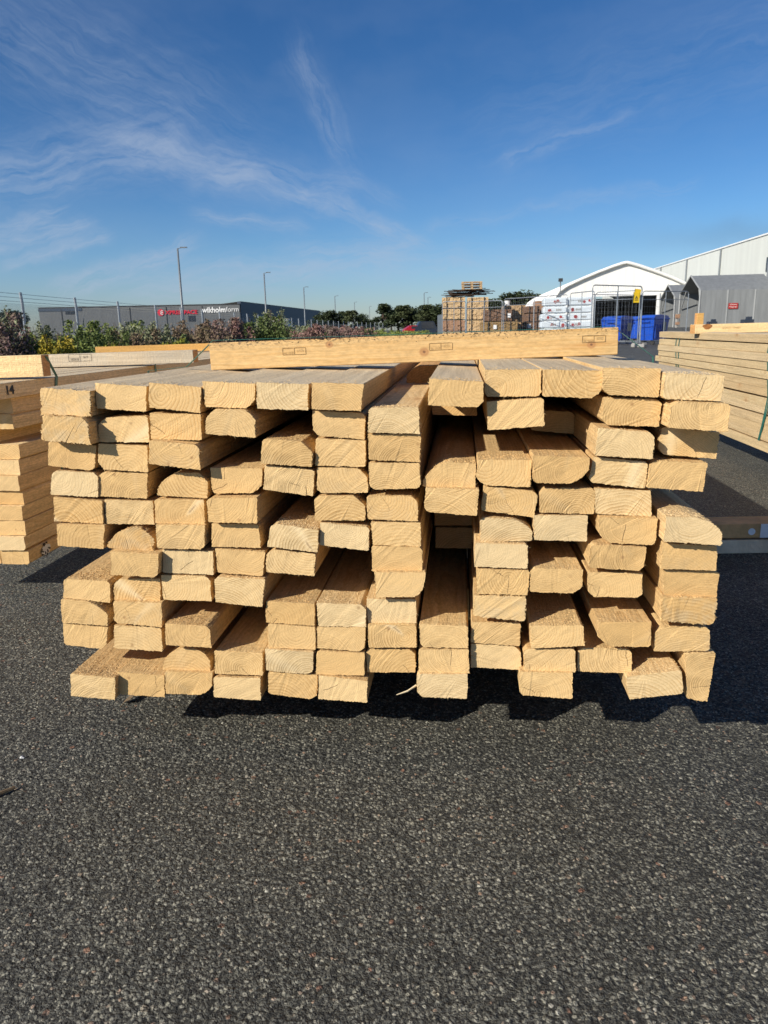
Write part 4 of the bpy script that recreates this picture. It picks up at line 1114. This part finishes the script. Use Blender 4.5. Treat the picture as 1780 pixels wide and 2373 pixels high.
text('white_lettering', 'wikholm', 1.75, (-6.15, -.12, 6.35), (R(90), 0, 0), 'white_paint', bd, .03, .05, sx=.93)
text('white_lettering', 'form', 1.6, (-1.75, -.12, 6.40), (R(90), 0, 0), 'white_paint', bd, .03, 0.0, sx=.98)
# white tank
tk = empty('storage_tank', (-11.9 * 1.12, 104, 0)); tag(tk, 'round white storage tank behind the fence, before the navy wall', 'tank')
b = MB(); b.tube([(0, 0, 0), (0, 0, 2.55)], 1.25, 28); b.build('tank_body', 'tank_white', tk, True)
b = MB(); b.tube([(0, 0, 2.55), (0, 0, 2.85)], [1.27, .25], 28); b.build('tank_lid', 'tank_white', tk)

# ---------------------------------------------------------------- trees
def tree_parts(seed, h, w, leaf, n, mat):
    rn = random.Random(seed); b = MB()
    blobs = []
    for k in range(14):
        t = rn.uniform(.28, .95); rr = w * .5 * (math.sin(min(1, t * 1.02) * math.pi) ** .6) * rn.uniform(.3, .9); a = rn.uniform(0, 6.28)
        blobs.append((math.cos(a) * rr * .8, math.sin(a) * rr * .8, t * h, w * rn.uniform(.13, .26)))
    for _ in range(n):
        q = rn.choice(blobs); d = Vector((rn.gauss(0, 1), rn.gauss(0, 1), rn.gauss(0, 1))).normalized() * (rn.random() ** .33) * q[3]
        p = Vector((q[0] + d.x, q[1] + d.y, q[2] + d.z * 1.25)); s = leaf * rn.uniform(.5, 1.3)
        a = Vector((rn.gauss(0, 1), rn.gauss(0, 1), rn.gauss(0, 1))).normalized(); c = a.cross(Vector((rn.gauss(0, 1), rn.gauss(0, 1), rn.gauss(0, 1)))).normalized()
        b.face([p - a * s, p + c * s * .6, p + a * s, p - c * s * .6])
    t = MB(); t.tube([(0, 0, 0), (.05 * h * rn.gauss(0, .3), 0, h * .5), (0, 0, h * .88)], [h * .022, h * .015, h * .004], 7)
    for q in blobs[:7]: t.tube([(0, 0, q[2] * .62), (q[0], q[1], q[2])], [h * .008, h * .003], 5)
    return b, t
PROT = []
for s_, (h, w, mt) in enumerate([(13, 7, 'leaf_tree'), (12, 5, 'leaf_tree'), (11, 7.5, 'leaf_tree'), (13, 4.2, 'leaf_tree_light')]):
    f_, t_ = tree_parts(500 + s_, h, w, .30, 2600, mt)
    r = empty('tree', (0, 0, 0)); f_.build('crown', mt, r, fix=False); t_.build('trunk', 'bark', r); PROT.append((r, h, False))
used = set()
def tree(kind, px_, y, hgt, lab, wid=1.0):
    r0, h0, _ = PROT[kind]
    r = r0 if kind not in used else copy_tree(r0); used.add(kind)
    X = (px_ - 890) / 1740 * y * .98; hgt *= .66 if y > 140 and px_ > 100 else (.68 if px_ > 100 else .92); s = hgt / h0; wid *= 2.2 if y > 155 else 1.8
    r.location = (X, y, gz(X, y) if y < 150 else 0); r.scale = (s * wid, s * wid, s); r.rotation_euler = (0, 0, px_ * .37)
    tag(r, lab, 'tree', 'dark trees behind the yard')
TR_ = [(0, 52, 150, 6.6, 1.1, 'low dark tree at the left end of the grey warehouse'), (1, 22, 150, 6.0, 1.2, 'low tree half hidden by the mauve weeds at the left edge'),
 (2, 752, 210, 7.6, 1.0, 'first dark tree right of the navy wall'), (0, 768, 200, 9.0, .9, 'second tree right of the navy wall, left of the fourth lamp'),
 (2, 784, 200, 8.8, 1.0, 'rounded tree directly behind the fourth lamp post'), (1, 806, 205, 8.8, 1.0, 'narrow tree right of the fourth lamp post'),
 (3, 826, 190, 9.0, 1.2, 'paler feathery tree beside the fifth lamp post'), (0, 846, 200, 7.8, .9, 'last tree of the left group, before the gap of sky'),
 (2, 872, 260, 6.6, 1.5, 'low tree in the gap of sky between the groups'), (2, 862, 270, 5.6, 1.5, 'lowest tree in the gap of sky, left side'),
 (1, 897, 170, 9.6, 1.1, 'first tall tree of the right group, beside the gap'), (0, 915, 175, 8.2, .9, 'second tree of the right group, lower than its neighbours'),
 (1, 932, 175, 8.8, 1.1, 'third tree of the right group'), (3, 946, 170, 9.6, 1.2, 'pale tall tree in the middle of the right group'),
 (0, 963, 175, 8.8, 1.0, 'fifth tree of the right group, dark and round'), (2, 982, 170, 7.4, 1.0, 'lower dark tree behind the parked cars'),
 (3, 999, 165, 9.4, 1.2, 'pale tree behind the seventh lamp post'), (0, 1016, 165, 8.6, 1.1, 'dark tree near the left side of the timber stacks'),
 (2, 1036, 165, 8.6, 1.2, 'dark tree half behind the left timber stack'),
 (2, 1140, 130, 6.8, 1.4, 'dark tree just right of the pale timber stacks'), (0, 1165, 130, 7.6, 1.4, 'dark tree above the brown timber packs, left'),
 (2, 1190, 130, 8.2, 1.3, 'broad dark tree above the brown timber packs, middle'), (0, 1212, 130, 9.0, 1.2, 'tallest dark tree between timber stacks and white tent'),
 (2, 1236, 130, 8.0, 1.3, 'dark tree at the left shoulder of the white tent'), (0, 1262, 130, 7.2, 1.3, 'dark tree mostly behind the white tent roof')]
for (k_, px_, y, hg, wd, lab) in TR_: tree(k_, px_, y, hg + (px_ - 890) * 0.0, lab, wd)

# parked cars far away
def car(px_, y, mat, lab, kind=0):
    X = (px_ - 890) / 1740 * y * .98; r = empty('parked_car', (X, y, 0), .15); tag(r, lab, 'car', 'cars parked at the far end of the fence')
    h = 1.45 if kind == 0 else 2.0
    b = MB(); b.prism([(-2, .3), (2.05, .3), (2.1, .8), (1.3, .95), (.8, h), (-1.2, h), (-1.9, 1.0), (-2.05, .8)], -.85, .85)
    bevel(b.build('body', mat, r), .06)
    b = MB(); b.prism([(-1.0, 1.0), (1.0, 1.0), (.65, h - .1), (-1.05, h - .1)], -.87, .87); b.build('window', 'window_dark', r)
    for x in (-1.25, 1.3):
        for s in (-1, 1):
            w = MB(); w.tube([(x, s * .72, .33), (x, s * .9, .33)], .33, 16); w.build('wheel', 'tyre_black', r)
car(975, 112, 'car_red', 'left red car parked at the far end of the fence')
car(989, 118, 'car_red', 'right red car parked at the far end of the fence')
car(998, 112, 'car_dark', 'dark van parked beside the two red cars', 1)
# plank screen at left of the stacks
b = MB()
for i in range(30): b.box((i * .0, i * .33, .95), (.03, .30, 1.9 - (i % 3) * .03))
o = b.build('board_fence', 'lamp_grey', loc=(4.55, 49, 0)); o.rotation_euler = (0, 0, .02); tag(o, 'grey upright board fence running away left of the pale timber stacks', 'fence')

# ---------------------------------------------------------------- timber packs
def pack(name, px0, px1, z0, h, y, dp, mat, lab, rz=-YAW, strap=True, tagpos=None, grp='strapped timber packs', cat='timber pack'):
    X0 = (px0 - 890) / 1740 * y * .985; X1 = (px1 - 890) / 1740 * y * .985; w = X1 - X0
    r = empty(name, ((X0 + X1) / 2, y, z0), rz); tag(r, lab, cat, grp)
    rn = random.Random(int(px0 * 7 + z0 * 100)); b = MB(); nx = max(4, int(w / .13)); nz = max(3, int(h / .075))
    for i in range(nx):
        for j in range(nz):
            jj = rn.uniform(-.03, .03)
            b.box((-w / 2 + (i + .5) * w / nx, dp / 2 + jj, (j + .5) * h / nz), (w / nx * .97, dp, h / nz * .94))
    b.build('plank_stack', mat, r)
    if strap:
        b = MB()
        for xx in (-w * .3, w * .3):
            b.box((xx, dp / 2 - .01, h / 2), (.02, dp + .12, h + .012))
        b.build('band', 'dark_metal', r)
    if tagpos:
        b = MB(); b.box((tagpos[0] * w, -.06, tagpos[1] * h), (.17, .01, .22)); b.build('label_sheet', 'white_paint', r)
    for xx in (-w * .35, 0, w * .35):
        b = MB(); b.box((xx, dp / 2, -.03), (.09, dp * .98, .055)); b.build('bearer', 'bark', r)
    return r
yy = 46
for c_, (p0, p1) in enumerate(((1031, 1083), (1088.5, 1136))):
    for l_ in range(4):
        z0 = .10 + l_ * .665 - (.04 if c_ else 0)
        pack('timber_pack', p0, p1, z0, .60, yy + (0 if c_ else .4), 3.0, 'pack_rust' if (l_ == 1 and c_ == 0) else 'pack_pale', '%s pack from the ground in the %s pale timber stack' % (ORD[l_], ['left', 'right'][c_]))
top = MB(); rn = random.Random(8)
for i in range(30):
    top.box((rn.uniform(-.45, .45), rn.uniform(.2, 2.6), .03 + i * .012), (rn.uniform(1.5, 2.6), .14, .03), rn.uniform(-.08, .08), 0, 0, rn.uniform(-.05, .05))
o = top.build('loose_boards', 'bark', loc=((1088 - 890) / 1740 * yy, yy, 2.76)); tag(o, 'dark loose boards heaped on top of the pale timber stacks', 'boards')
def pallet(loc, lab, mat='pack_mid'):
    r = empty('pallet', loc, -YAW + random.uniform(-.04, .04)); tag(r, lab, 'pallet', 'pallets stacked on the timber')
    b = MB()
    for i in range(5): b.box((0, .08 + i * .26, .133), (1.2, .12, .022))
    b.build('top_boards', mat, r)
    for i in (0, .6, 1.15):
        b = MB()
        for x in (-.53, 0, .53): b.box((x, .03 + i * .98, .072), (.14, .1, .095))
        b.box((0, .03 + i * .98, .011), (1.2, .1, .022)); b.build('runner', mat, r)
for i in range(3): pallet(((1095 - 890) / 1740 * yy, yy - .1, 3.11 + i * .146), '%s pallet in the small stack on top of the pale timber' % ['lowest', 'middle', 'topmost'][i])
pack('timber_pack', 1121, 1203, .10, 1.10, 42.5, 3, 'pack_olive', 'olive brown timber pack at the front, with a yellow and a white sheet', tagpos=(-.12, .75))
pack('timber_pack', 1127, 1190, 1.26, .60, 43.0, 3, 'pack_brown', 'dark brown timber pack on top of the olive one', tagpos=(.4, .45))
pack('timber_pack', 1172, 1221, .10, 2.1, 48, 3, 'pack_mid', 'light brown timber pack behind the dark one, white bucket on it')
b = MB(); b.tube([(0, 0, 0), (0, 0, .30)], [.15, .18], 14); o = b.build('bucket', 'white_paint', loc=((1180 - 890) / 1740 * 47.5, 48.3, 2.2)); tag(o, 'white bucket on top of the light brown timber pack', 'bucket')
for l_ in range(4): pack('timber_pack', 1221 + l_, 1254, (.10, .66, 1.20, 1.68)[l_], (.5, .48, .42, .36)[l_], 44, 3, 'pack_brown', '%s dark brown pack beside the white wrapped packs' % ['lowest', 'second lowest', 'second highest', 'topmost'][l_], tagpos=(-.25, .6) if l_ == 1 else None)
pack('timber_pack', 1245, 1264, .1, 2.28, 46, 2, 'pack_rust', 'tall brown crate standing behind the white wrapped packs, left', strap=False)
# white wrapped packs
def wrapped(px0, px1, z0, h, y, lab, seed):
    X0 = (px0 - 890) / 1740 * y * .985; X1 = (px1 - 890) / 1740 * y * .985; w = X1 - X0; rn = random.Random(seed)
    r = empty('wrapped_pack', ((X0 + X1) / 2, y, z0), -YAW); tag(r, lab, 'wrapped pack', 'white foil wrapped packs with red prints')
    b = MB(); b.box((0, .45, h / 2), (w, .9, h - .02)); o = b.build('foil_wrap', 'foil_white', r); bevel(o, .05, 3)
    for k in range(2):
        x = rn.uniform(-w * .4, w * .4); b = MB(); s = rn.uniform(.06, .10); cz = h * rn.uniform(.4, .6)
        b.tube([(x, -.006, cz), (x, .012, cz)], s, 6); 
        for a_ in range(3): b.box((x + rn.gauss(0, s), -.004, cz - s * .8 + rn.gauss(0, .02)), (s * .8, .01, s * .3), 0, 0, 0, rn.uniform(-.8, .8))
        b.build('printed_mark', 'foil_red', r)
    b = MB(); x = rn.uniform(-w * .2, w * .1)
    for k in range(4): b.box((x + k * .07, -.003, h * .5), (.045, .008, .10))
    b.build('printed_word', 'concrete', r)
for c_, (p0, p1) in enumerate(((1256, 1315), (1318.5, 1372))):
    for l_ in range(6):
        z0 = .06 + l_ * .372
        wrapped(p0 + (6 if (c_ == 0 and l_ >= 4) else 0), p1, z0, .362 if l_ < 5 else .44, 40.5, '%s white wrapped pack from the ground in the %s column' % (ORD[l_], ['left', 'right'][c_]), c_ * 10 + l_)

# ---------------------------------------------------------------- temporary fence panels
def tfence(pa, ya, pb, yb, H_, lab, za=0.0):
    A = Vector(((pa - 890) / 1740 * ya * .985, ya, 0)); Bv = Vector(((pb - 890) / 1740 * yb * .985, yb, 0)); d = Bv - A; L = d.length
    r = empty('fence_panel', A, math.atan2(d.y, d.x)); tag(r, lab, 'fence panel', 'temporary steel fence panels')
    b = MB(); b.tube([(0, 0, 0), (0, 0, H_ - .12), (.035, 0, H_ - .035), (.12, 0, H_), (L - .12, 0, H_), (L - .035, 0, H_ - .035), (L, 0, H_ - .12), (L, 0, 0)], .021, 7)
    b.tube([(0, 0, .2), (L, 0, .2)], .016, 6); b.tube([(0, 0, H_ - .34), (L, 0, H_ - .34)], .014, 6); b.tube([(L / 2, 0, .2), (L / 2, 0, H_)], .019, 6)
    b.build('frame', 'grey_galvanised', r)
    b = MB(); nv = int(L / .15)
    for i in range(1, nv): b.tube([(i * L / nv, 0, .2), (i * L / nv, 0, H_)], .0020, 3, cap=False)
    for i in range(1, 9): b.tube([(0, 0, .2 + i * .24), (L, 0, .2 + i * .24)], .0026, 3, cap=False)
    b.build('mesh_wire', 'grey_galvanised', r)
    for x in (0, L):
        b = MB(); b.box((x, 0, .065), (.22, .62, .13)); bevel(b.build('foot_block', 'concrete', r), .02, 1)
    return r, L
tfence(1032, 43.5, 1085, 43.2, 2.35, 'leftmost temporary fence panel, before the pale timber stack')
tfence(1087, 43.2, 1168, 41.5, 2.3, 'temporary fence panel before the right pale stack and brown packs')
tfence(1172, 41.2, 1316, 37.2, 2.35, 'temporary fence panel crossing brown packs and white wrapped packs')
tfence(1322, 37.0, 1376, 35.0, 2.40, 'short fence panel before the right column of white packs')
tfence(1379, 34.4, 1480, 33.0, 2.30, 'rear fence panel behind the blue bins, under the tent opening')
tfence(1486, 33.4, 1590, 34.6, 2.28, 'rightmost fence panel, beside the grey shelters')
pn, L = tfence(1372, 29.2, 1484, 31.0, 2.36, 'nearest fence panel, carrying the yellow sign before the blue bins')
sg = empty('warning_sign', (X_(1471.5, 30.9), 30.72, 0), math.atan2(1.8, 2.6) * .3); tag(sg, 'yellow warning sign hanging on the nearest fence panel', 'sign')
b = MB(); b.box((0, 0, 1.93), (.27, .012, .40)); bevel(b.build('sign_plate', 'sign_yellow', sg), .004, 1)
b = MB(); b.box((.045, .02, 2.08), (.27, .012, .34), 0, 0, 0, .12); b.build('sign_plate', 'sign_yellow', sg)
b = MB()
for a0, a1 in (((-.06, 1.87), (0, 1.99)), ((0, 1.99), (.06, 1.87)), ((.06, 1.87), (-.06, 1.87)), ((0, 1.90), (0, 1.95)), ((-.07, 1.82), (.07, 1.82))):
    b.tube([(a0[0], -.01, a0[1]), (a1[0], -.01, a1[1])], .007, 5)
b.build('pictogram', 'black_ink', sg)

# ---------------------------------------------------------------- blue bins
def bin_(px_, y, rz, lab, w=1.25, d=1.0):
    r = empty('waste_container', ((px_ - 890) / 1740 * y * .985, y, gz(0, y)), rz); tag(r, lab, 'waste bin', 'large blue waste containers')
    def tap(w0, d0, z0, w1, d1, z1, b, mi=(0, 1)):
        P = [(-w0, -d0, z0), (w0, -d0, z0), (w0, d0, z0), (-w0, d0, z0), (-w1, -d1, z1), (w1, -d1, z1), (w1, d1, z1), (-w1, d1, z1)]
        for k, f in enumerate(((0, 1, 5, 4), (1, 2, 6, 5), (2, 3, 7, 6), (3, 0, 4, 7), (3, 2, 1, 0), (4, 5, 6, 7))): b.face([P[i] for i in f], 0)
    b = MB(); tap(w * .42, d * .40, .20, w * .5, d * .5, 1.12, b); o = b.build('body', 'bin_blue', r); bevel(o, .03, 2)
    b = MB(); b.box((0, 0, 1.14), (w * 1.06, d * 1.07, .06)); bevel(b.build('rim', 'bin_blue', r), .015, 1)
    b = MB(); b.prism([(-w * .5, 1.17), (w * .5, 1.17), (w * .45, 1.27), (0, 1.32), (-w * .45, 1.27)], -d * .5, d * .5); bevel(b.build('lid', 'bin_blue', r), .02, 2)
    b = MB()
    for k in range(-3, 4): b.box((k * w * .12, -d * .475, .66), (.03, .03, .78))
    b.build('stiffening_rib', 'bin_blue', r)
    b = MB(); b.box((w * .2, -d * .50, .8), (.28, .02, .38)); b.build('sticker', 'lamp_grey', r)
    for x in (-w * .36, w * .36):
        for yy_ in (-d * .34, d * .34):
            q = MB(); q.tube([(x - .03, yy_, .1), (x + .03, yy_, .1)], .1, 12); q.box((x, yy_, .19), (.06, .12, .06)); q.build('wheel', 'tyre_black', r)
    for s in (-1, 1):
        q = MB(); q.tube([(s * w * .51, -.2, 1.02), (s * w * .55, -.2, 1.0), (s * w * .55, .2, 1.0), (s * w * .51, .2, 1.02)], .018, 6); q.build('handle', 'bin_blue', r)
bin_(1432, 37.2, .72, 'blue waste container left of the fence post, partly behind the crossbeam', 1.12, 1.02)
bin_(1476, 40.0, .72, 'blue waste container mostly hidden behind the other two', 1.1, .9)
bin_(1514, 35.4, .72, 'blue waste container on the right, its wheels in view', 1.33, .82)

# ---------------------------------------------------------------- white tent
TA = R(6)
tn = empty('storage_tent', (X_(1443, 80) - 5.3 * 1.333, 80, .38), -TA); tn.scale = (1.333, 1.333, 1.333); tag(tn, 'white arched storage tent with a dark wide opening', 'tent')
TW = 10.6
prof = [(0, 0), (0, 2.3), (.08, 2.62), (.35, 2.98), (.95, 3.38), (2.0, 3.85), (3.2, 4.32), (4.4, 4.74), (5.0, 4.92), (5.3, 4.98), (5.6, 4.92), (6.2, 4.74), (7.4, 4.32), (8.6, 3.85), (9.65, 3.38), (10.25, 2.98), (10.52, 2.62), (TW, 2.3), (TW, 0)]
def shell(b, y0, y1, off=0.0, p=prof):
    c = Vector((TW / 2, 1.5))
    pp = [((q[0] - c.x) * (1 + off) + c.x, (q[1] - c.y) * (1 + off) + c.y) for q in p]
    for a, e in zip(pp, pp[1:]): b.face([(a[0], y0, a[1]), (e[0], y0, e[1]), (e[0], y1, e[1]), (a[0], y1, a[1])])
b = MB(); shell(b, 0, 27); shell(b, 0, 27, -.01); b.build('roof_skin', 'tent_white', tn, fix=False)
b = MB(); k_ = 0
for y_ in (-.12, 5.4, 10.8, 16.2, 21.6, 26.8):
    P_ = [(q[0], y_, q[1]) for q in prof]; b.tube(P_, .13, 6)
b.build('roof_rib', 'tent_white', tn, True)
b = MB(); ox0, ox1, oz = 3.0, 7.7, 2.55
b.face([(0, .03, 0), (ox0, .03, 0), (ox0, .03, oz), (0, .03, 2.3)]); b.face([(ox1, .03, 0), (TW, .03, 0), (TW, .03, 2.3), (ox1, .03, oz)])
b.face([(q[0], .03, q[1]) for q in prof[1:-1]] + [(ox1, .03, oz), (ox0, .03, oz)]); b.build('gable_front', 'tent_white', tn, fix=False)
b = MB(); b.box((ox0 - .1, -.03, oz / 2), (.2, .08, oz)); b.box((ox1 + .1, -.03, oz / 2), (.2, .08, oz)); b.box(((ox0 + ox1) / 2, -.03, oz + .1), (ox1 - ox0 + .4, .08, .2)); b.build('door_frame', 'white_paint', tn)
b = MB(); b.box((TW / 2, 7.0, 1.3), (TW - .4, .1, 2.6)); 
for i in range(7): b.box((1.5 + i * 1.05, 5 + (i % 2) * .6, .6 + .2 * (i % 3)), (.9, 1.2, 1.2 + .4 * (i % 3)))
b.build('stored_goods', 'tent_dark', tn)
b = MB()
for z in (.4, 1.2, 2.0): b.box((8.6, -.05, z), (1.25, .05, .05))
b.tube([(8.0, -.06, 1.5), (8.9, -.06, 2.2)], .03, 5); b.build('brace', 'lamp_grey', tn)
lp_ = empty('floodlight', (X_(1300, 50) + .02, 50, gz(12, 50))); tag(lp_, 'floodlight on a thin pole at the left side of the white tent', 'floodlight')
b = MB(); b.tube([(0, 0, 0), (0, 0, 3.55)], .035, 8); b.build('pole', 'lamp_grey', lp_)
b = MB(); b.box((0, 0, 3.66), (.24, .2, .2)); b.build('lamp_head', 'dark_metal', lp_)

# ---------------------------------------------------------------- big pale hall
hl = empty('industrial_hall', (33.9, 69, .4), -YAW); tag(hl, 'huge pale grey industrial hall with a long sloping roofline on the right', 'building')
b = MB(); b.box((.3, 14, 3.97), (.6, 130, 8.0)); w_ = b.build('long_wall', 'hall_cladding', hl)
m_ = MATS['hall_cladding'].node_tree
b = MB(); b.prism([(0.02, 7.98), (0.02, 8.04), (22, 10.2), (22, 9.95)], -51, 79); b.build('roof', 'hall_cladding', hl)
b = MB(); b.box((-.06, 14, 7.99), (.10, 130, .12)); b.build('gutter', 'white_paint', hl)
for y_ in (-1, 12, 24, 36, -14):
    b = MB(); b.tube([(-.1, y_, 0), (-.1, y_, 7.9)], .09, 8); b.build('downpipe', 'lamp_grey', hl)
b = MB(); b.box((-.03, -.8, 5.4), (.1, .9, 1.2)); b.build('window', 'window_dark', hl)

# ---------------------------------------------------------------- grey fabric shelters
def shelter(X, Y, W_, D_, eave, ridge, lab, zb, rz=-R(7.5)):
    """ridge runs along local x (length W_), gable end open on the left (x=0), depth D_ along y"""
    r = empty('fabric_shelter', (X, Y, zb), rz); tag(r, lab, 'shelter', 'grey fabric shelters beside the white tent')
    P = [(0, 0), (0, eave), (D_ * .10, eave + .28), (D_ / 2, ridge), (D_ * .90, eave + .28), (D_, eave), (D_, 0)]
    b = MB()
    for (a, z0), (c, z1) in zip(P[:2], P[1:2]): b.face([(0, a, z0), (W_, a, z0), (W_, c, z1), (0, c, z1)]); b.face([(0, a + .03, z0), (W_, a + .03, z0), (W_, c + .03, z1), (0, c + .03, z1)])
    b.build('near_wall', 'shed_cloth', r, fix=False)
    b = MB(); b.face([(0, D_, 0), (W_, D_, 0), (W_, D_, eave), (0, D_, eave)]); b.face([(W_, 0, 0), (W_, D_, 0), (W_, D_, eave), (W_, D_ / 2, ridge), (W_, 0, eave)]); b.build('back_wall', 'shed_cloth', r, fix=False)
    b = MB()
    for (a, z0), (c, z1) in zip(P[1:5], P[2:6]): b.face([(0, a, z0), (W_, a, z0), (W_, c, z1), (0, c, z1)]); b.face([(0, a, z0 - .03), (W_, a, z0 - .03), (W_, c, z1 - .03), (0, c, z1 - .03)])
    b.build('roof', 'shed_cloth', r, fix=False)
    b = MB(); b.tube([(-.03, a, z) for a, z in P], .07, 6); b.build('gable_frame', 'shed_trim', r)
    for k in range(1, int(W_ / 2) + 1):
        b = MB(); b.box((k * 2.0, -.02, eave / 2), (.10, .04, eave)); b.build('wall_post', 'shed_trim', r)
    b = MB(); b.tube([(.1, D_ * .98, eave * .55), (.1, D_ * .78, eave + .1)], .05, 5); b.tube([(.1, .05, eave * .55), (.1, .9, eave + .1)], .05, 5); b.build('brace', 'shed_trim', r)
    return r
s1 = shelter(24.7, 60, 5.5, 6.1, 2.75, 4.02, 'larger grey fabric shelter on the right, with a small red sign', .62)
s2 = shelter(26.0, 68.5, 6.0, 5.6, 2.55, 3.75, 'smaller grey fabric shelter between the white tent and the larger one', .62)
b = MB(); b.box((2.45, -.06, 1.55), (.70, .04, .42)); s_ = b.build('red_sign', 'sign_red', s1); 
text('sign_text', 'RÖKNING', .11, (2.45, -.085, 1.64), (R(90), 0, 0), 'white_paint', s_); text('sign_text', 'FÖRBJUDEN', .10, (2.45, -.085, 1.47), (R(90), 0, 0), 'white_paint', s_)
for (px_, y, lab, s) in ((1652, 57, 'small blue planter before the larger grey shelter', .45), (1733, 57, 'dark crate standing before the larger grey shelter', .55)):
    X = X_(px_, y); b = MB(); b.box((0, 0, s / 2), (s * 1.4, s, s)); b.box((.1, 0, s * 1.15), (s * .7, s * .5, s * .4)); o = b.build('planter' if s < .5 else 'crate', 'car_dark', loc=(X, y, .58)); bevel(o, .02, 1); tag(o, lab, 'planter' if s < .5 else 'crate')
pc = empty('warning_post', (X_(1571, 62), 62, .6)); tag(pc, 'short bundled post with reflectors between the two grey shelters', 'post')
b = MB(); b.tube([(0, 0, 0), (0, 0, 1.1)], .12, 8); b.build('post_body', 'concrete', pc)
b = MB(); b.box((0, -.1, .9), (.34, .16, .3)); b.box((.02, -.1, .35), (.3, .16, .2)); b.build('post_wrap', 'pack_rust', pc)
